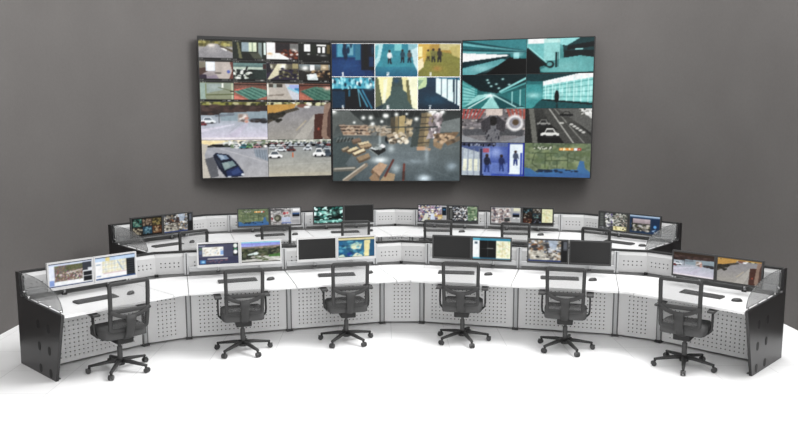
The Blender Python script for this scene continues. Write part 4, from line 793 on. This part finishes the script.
for row, off in ROWS.items():
    for u, (p, g) in enumerate(UNITS):
        T = Matrix.Translation(p + off) @ Matrix.Rotation(g, 4, 'Z'); x, y, d = KB[u]
        if kb0 is None: o = kb0 = make_keyboard()
        else: o = copy_tree(kb0)
        o.location = T @ Vector((x, y, ZT)); o.rotation_euler = (0, 0, g + rad(d)); tag(o, 'slim dark keyboard on the ' + ONW[row][u], 'keyboard', 'keyboards on the ' + RWORD[row])
        if ms0 is None: o = ms0 = make_mouse()
        else: o = copy_tree(ms0)
        x, y = MS[u]; o.location = T @ Vector((x, y, ZT)); o.rotation_euler = (0, 0, g - rad(60)); tag(o, 'small black mouse on the ' + ONW[row][u], 'mouse', 'mice on the ' + RWORD[row])

# ------------------------------------------------------------------ office chairs (facing +y)
def make_chair(star):
    r = empty('office_chair')
    hub = MB(); hub.cyl((0, 0, .065), (0, 0, .135), .05, .04, 20); hub.build('hub', M['chair'], r, bevel=.006)
    for i in range(5):
        a = star + i * 2 * PI / 5; d = Vector((cos(a), sin(a), 0)); s = Vector((-sin(a), cos(a), 0))
        mb = MB(); mb.tube([d * .035 + Vector((0, 0, .112)), d * .12 + Vector((0, 0, .108)), d * .22 + Vector((0, 0, .094)), d * .325 + Vector((0, 0, .08))], .052, .04, 10, taper=(1.05, .95, .8, .62))
        mb.cyl(d * .315 + Vector((0, 0, .055)), d * .315 + Vector((0, 0, .085)), .014, n=12)
        lg = mb.build('leg', M['chair'], r, smooth=True)
        c = MB(); q = d * .315 + d * .012
        for k in (-1, 1): c.cyl(q + s * (k * .008) + Vector((0, 0, .029)), q + s * (k * .026) + Vector((0, 0, .029)), .029, .027, 16)
        c.box(-.012, .028, -.007, .007, .026, .056, 0, Matrix.Translation(q) @ Matrix.Rotation(a, 4, 'Z')); c.build('caster', M['bezel'], lg)
    g = MB(); g.cyl((0, 0, .1355), (0, 0, .27), .028, n=18); g.cyl((0, 0, .27), (0, 0, .345), .018, n=18); g.build('gas_column', M['dark'], r)
    m = MB(); m.box(-.09, .09, -.17, .14, .335, .405); m.build('seat_mechanism', M['hole'], r, bevel=.012)
    for k in (-1, 1):
        l = MB(); l.cyl((k * .09, -.03, .405), (k * .2, -.05, .40), .007, n=10); l.box(k * .2 - .016, k * .2 + .016, -.075, -.03, .385, .412); l.build('lever', M['bezel'], r, bevel=.003)
    # seat cushion: rounded, dipped in the middle
    n1, n2 = 14, 14; vs = []; fs = []; sm = MB()
    def ed(t): return math.copysign(1 - (1 - abs(t)) ** 1, t)
    for lay in (0, 1):
        for j in range(n2 + 1):
            for i in range(n1 + 1):
                u, v = i / n1 * 2 - 1, j / n2 * 2 - 1; k = 1 - .10 * (abs(u) ** 3 * abs(v) ** 3); e = max(abs(u), abs(v))
                if lay: z = .525 - .02 * max(0, (e - .8) / .2) ** 2 - .012 * (1 - u * u) * (1 - v * v) - (.02 * max(0, v) ** 3)
                else: z = .40 + .015 * max(0, (e - .72) / .28) ** 2
                vs.append((u * .245 * k, .015 + v * .235 * k, z))
    st = (n1 + 1) * (n2 + 1); W = n1 + 1
    for j in range(n2):
        for i in range(n1): a = j * W + i; fs += [(a, a + W, a + W + 1, a + 1), (st + a, st + a + 1, st + a + W + 1, st + a + W)]
    for i in range(n1): fs += [(i, i + 1, st + i + 1, st + i), (n2 * W + i + 1, n2 * W + i, st + n2 * W + i, st + n2 * W + i + 1)]
    for j in range(n2): fs += [(j * W + W, j * W, st + j * W, st + j * W + W), (j * W + n1, j * W + W + n1, st + j * W + W + n1, st + j * W + n1)]
    sm.add(vs, fs); sm.build('seat', M['fabric'], r, smooth=True)
    # back: open frame with mesh stretched in it
    def bp(x, z): t = (z - .47) / .53; return Vector((x * (1 + .04 * t), -.235 - .065 * t - .02 * sin(PI * t), z))
    hw, zb, zt, rc = .2, .52, 1.03, .022; path = []
    for cx_, cz, a0 in ((hw - rc, zt - rc, 0), (-hw + rc, zt - rc, 90), (-hw + rc, zb + rc, 180), (hw - rc, zb + rc, 270)):
        for i in range(5): a = rad(a0 + i * 22.5); path.append((cx_ + rc * cos(a), cz + rc * sin(a)))
    fine = []
    for i in range(len(path)):
        (xa, za), (xb, zb_) = path[i], path[(i + 1) % len(path)]; k = max(1, int(abs(za - zb_) / .06))
        for j in range(k): fine.append(bp(xa + (xb - xa) * j / k, za + (zb_ - za) * j / k))
    f = MB(); f.tube(fine, .042, .034, 10, (0, 1, 0), closed=True); bf = f.build('back_frame', M['chair'], r, smooth=True)
    t = MB(); t.box(-.2, .2, -.017, .015, -.01, .022, 0, Matrix.Translation(bp(0, 1.02))); t.build('top_bar', M['chair'], bf, bevel=.006)
    ms = MB(); nx, nz = 6, 12; vs = [bp(-hw + 2 * hw * i / nx, .515 + (1.02 - .515) * j / nz) + Vector((0, -.002, 0)) for j in range(nz + 1) for i in range(nx + 1)]
    vs += [v + Vector((0, .004, 0)) for v in vs]; o = (nx + 1) * (nz + 1)
    fs = []
    for j in range(nz):
        for i in range(nx): a = j * (nx + 1) + i; fs.append((a, a + 1, a + nx + 2, a + nx + 1))
    ms2 = MB(); ms2.add(vs[:o], fs); tag(ms2.build('back_mesh', M['mesh'], r, smooth=True), 'see-through mesh back')
    # yoke: lumbar bar, two curved arms and a spine down under the seat
    lb = MB(); lb.tube([bp(x, .735) + Vector((0, -.012 - .012 * (1 - (x / .2) ** 2), 0)) for x in [-.2 + .04 * i for i in range(11)]], .03, .045, 8); lb.build('lumbar_bar', M['chair'], r, smooth=True)
    yk = MB(); yk.tube([bp(x, .745 - .08 * (1 - (abs(x) / .215) ** 2)) + Vector((0, -.02 - .02 * (1 - (x / .215) ** 2), 0)) for x in [-.215 + .043 * i for i in range(11)]], .03, .045, 8); yk.build('back_yoke', M['chair'], r, smooth=True)
    sp = MB(); sp.tube([bp(0, .68) + Vector((0, -.045, 0)), bp(0, .58) + Vector((0, -.052, 0)), bp(0, .5) + Vector((0, -.04, 0)), (0, -.235, .425), (0, -.165, .40)], .1, .035, 10, (0, 1, 0), taper=(1.25, 1., .92, .9, 1.)); sp.build('spine', M['chair'], r, smooth=True)
    for k in (-1, 1):
        a = MB(); a.tube([(k * .275, .0, .665), (k * .278, -.01, .6), (k * .278, -.02, .5), (k * .272, -.02, .45), (k * .245, -.02, .42), (k * .18, -.02, .413), (k * .1, -.02, .412)], .022, .05, 8, (0, 1, 0)); ar = a.build('armrest', M['chair'], r, smooth=True)
        p = MB(); p.box(k * .277 - .042, k * .277 + .042, -.12, .13, .665, .695); p.build('arm_pad', M['bezel'], ar, bevel=.012, seg=3)
    return r
CH = {'front': [(-3.13, 8.02, 43, 56), (-1.915, 8.68, 17, 24), (-.71, 9.05, 13, 25), (.725, 9.04, -11, 69), (1.915, 8.68, -16, 66), (3.08, 8.0, -36, 31)], 'back': []}
for (x, y), a, st in zip(((-2.98, 10.69), (-1.86, 11.22), (-.68, 11.67), (.62, 11.72), (1.79, 11.37), (2.87, 10.76)), (40, 12, 4, -7, -19, -41), (10, 30, 50, 20, 40, 60)):
    CH['back'].append((x - .25 * sin(rad(a)), y + .25 * cos(rad(a)), a, st))
stars = {}
for row, off in ROWS.items():
    for u, (x, y, a, st) in enumerate(CH[row]):
        key = int((st - a) % 72); key = min(stars, key=lambda k: abs(k - key)) if row == 'back' else key
        if key not in stars: stars[key] = o = make_chair(rad(key))
        else: o = copy_tree(stars[key])
        o.location = (x, y, off.z); o.rotation_euler = (0, 0, rad(a))
        tag(o, 'dark grey mesh backed swivel chair at the ' + ONW[row][u], 'chair', 'swivel chairs of the ' + RWORD[row])

# ------------------------------------------------------------------ video wall
YC = 14.25
def wall_panel(p0, p1, z0, z1, feeds, label, bars, cells):
    """p0, p1: left and right front edge in plan; feeds: (rect fractions u0,v0,u1,v1, fn, label), v from the top"""
    p0 = Vector((*p0, 0)); p1 = Vector((*p1, 0)); w = (p1 - p0).length; g = math.atan2(p1.y - p0.y, p1.x - p0.x)
    r = empty('video_wall_panel', ((p0.x + p1.x) / 2, (p0.y + p1.y) / 2, z0), g); h = z1 - z0
    mb = MB(); mb.box(-w / 2, w / 2, .012, .14, 0, h); mb.build('housing', M['bezel'], r, bevel=.006)
    f = MB(); t = .012
    f.box(-w / 2, w / 2, 0, .0118, h - bars, h); f.box(-w / 2, w / 2, 0, .0118, 0, t); f.box(-w / 2, -w / 2 + t, 0, .0118, t, h - bars); f.box(w / 2 - t, w / 2, 0, .0118, t, h - bars); f.build('bezel', M['hole'], r)
    iw, ih = w - 2 * t, h - t - bars
    for (u0, v0, u1, v1), fn, lb in feeds:
        e = .004; rect = (-w / 2 + t + u0 * iw + e, -w / 2 + t + u1 * iw - e, h - bars - v1 * ih + e, h - bars - v0 * ih - e)
        screen_obj('camera_picture', fn().tone(1.2, .88).tex(.045, len(lb) * 7 + int(100 * (u0 + v0))).soften(1), rect, .006, r, lb, .8)
    for x in (-w * .3, w * .3):
        # brackets reach back to the wall
        q = r.matrix_basis @ Vector((x, .14, 0)); d = Matrix.Rotation(g, 3, 'Z') @ Vector((0, 1, 0)); k = .0
        while True:
            s = q + d * k
            if (abs(s.x) / 5.14) ** 3 + (abs(s.y - 8.5) / 6.1) ** 3 >= 1: break
            k += .01
        for z in (h * .25, h * .7):
            b = MB(); b.box(x - .06, x + .06, .1405, .14 + max(k - .02, .02), z, z + .1); b.build('wall_bracket', M['dark'], r)
    return tag(r, label, 'video wall', 'panels of the curved video wall')
small = [f_road, f_room, f_shop, f_windows, f_wash, f_gym, f_aisle, f_office, f_hall, lambda: f_pool(1), f_walk, lambda: f_pool(2)]
slab = ['road with trees', 'dark room with window', 'shop with red furniture', 'dark room with two windows', 'mauve washroom', 'gym with white machines', 'purple aisle', 'brown office', 'sage green hallway', 'pool with red deck', 'beige walkway', 'green lanes and red deck']
L = []
for i, fn in enumerate(small):
    c, rr = i % 4, i // 4; L.append(((c / 4, rr * .148, (c + 1) / 4, (rr + 1) * .148), fn, slab[i]))
for i, (fn, lb) in enumerate(((f_lot, 'pale parking lot with brown hedge'), (f_drive, 'driveway beside a tree trunk'), (f_suv, 'dark blue car from above'), (f_carpark, 'car park full of white cars'))):
    c, rr = i % 2, i // 2; L.append(((c / 2, .444 + rr * .278, (c + 1) / 2, .444 + (rr + 1) * .278), fn, lb))
wall_panel((-3.50, 13.60), (-1.208, 14.29), 1.652, 4.178, L, 'left panel of the video wall, with small rooms above parking lots', .05, None)
C = []
for i, (fn, lb) in enumerate(((f_c1, 'blue corridor'), (f_c2, 'teal hall with walking people'), (f_c3, 'amber hall with people'), (f_c5, 'dark stair hall'), (f_c6, 'pale yellow columns'), (f_c7, 'dark hall with bright doors'))):
    c, rr = i % 3, i // 3; C.append(((c / 3, rr * .238, (c + 1) / 3, (rr + 1) * .238), fn, lb))
C.append(((0, .482, 1, 1), f_warehouse_full, 'large warehouse hall'))
cp = wall_panel((-1.2, YC), (1.225, YC), 1.545, 4.165, C, 'middle panel of the video wall, with the large warehouse picture', .05, None)
# pale dividing strips round the six numbered pictures
d = MB(); w, h = 2.425, 2.62; ih = h - .062
for v in (0., .238, .476): d.box(-w / 2 + .012, w / 2 - .012, .004, .008, h - .05 - v * ih - .009, h - .05 - v * ih + .004)
for c in range(1, 4): d.box(-w / 2 + .012 + c * (w - .024) / 3 - .007 - (.006 if c == 3 else 0), -w / 2 + .012 + c * (w - .024) / 3 + (.005 if c < 3 else 0), .0035, .008, h - .05 - .476 * ih, h - .055)
d.build('divider', M['silver'], cp)
R = []
for i, (fn, lb) in enumerate(((f_t1, 'teal tunnel'), (f_t2, 'teal hall with escalator'), (f_t3, 'teal concourse'), (f_t4, 'teal glass wall with a standing person'), (f_mall, 'shopping hall'), (f_highway, 'black and white highway'), (f_entry, 'blue entry with three people'), (f_map, 'coast map'))):
    c, rr = i % 2, i // 2; R.append(((c / 2, rr / 4, (c + 1) / 2, (rr + 1) / 4), fn, lb))
wall_panel((1.238, 14.29), (3.51, 13.50), 1.652, 4.178, R, 'right panel of the video wall, with teal halls above a coast map', .014, None)

# ------------------------------------------------------------------ light
wd = bpy.data.worlds.new('world'); SC.world = wd; wd.use_nodes = True
bg = wd.node_tree.nodes['Background']; bg.inputs['Color'].default_value = (1, 1, 1, 1); bg.inputs['Strength'].default_value = 1.45
def area(name, loc, rot, sx, sy, power):
    l = bpy.data.lights.new(name, 'AREA'); l.shape = 'RECTANGLE'; l.size = sx; l.size_y = sy; l.energy = power
    o = bpy.data.objects.new(name, l); COL.objects.link(o); o.location = loc; o.rotation_euler = rot; return o
d_ = Vector((-2.2, 10, .5)) - Vector((4.2, 8.2, 7.6))
area('ceiling_light', (4.2, 8.2, 7.6), d_.to_track_quat('-Z', 'Y').to_euler(), 4.5, 6, 900)  # added soft light from upper right
d_ = Vector((-2.5, 10.5, .6)) - Vector((5, -4, 6.5))
area('ceiling_light', (5, -4, 6.5), d_.to_track_quat('-Z', 'Y').to_euler(), 7, 4, 250)  # added frontal fill high behind the camera, brightens panels and wall

# ------------------------------------------------------------------ camera
cam = bpy.data.cameras.new('camera'); co = bpy.data.objects.new('camera', cam); COL.objects.link(co)
PITCH, YAW, F = .1305, .0230, 752.41
cam.sensor_fit = 'HORIZONTAL'; cam.sensor_width = 36; cam.lens = F / 798 * 36; cam.clip_end = 100
fw = Vector((sin(YAW) * cos(PITCH), cos(YAW) * cos(PITCH), -sin(PITCH)))
co.location = (-.2668, 0, 2.7288); co.rotation_euler = fw.to_track_quat('-Z', 'Y').to_euler()
SC.camera = co
SC.view_settings.view_transform = 'Standard'; SC.view_settings.look = 'None'; SC.view_settings.gamma = 1
SC.view_settings.use_curve_mapping = False; SC.view_settings.exposure = .27
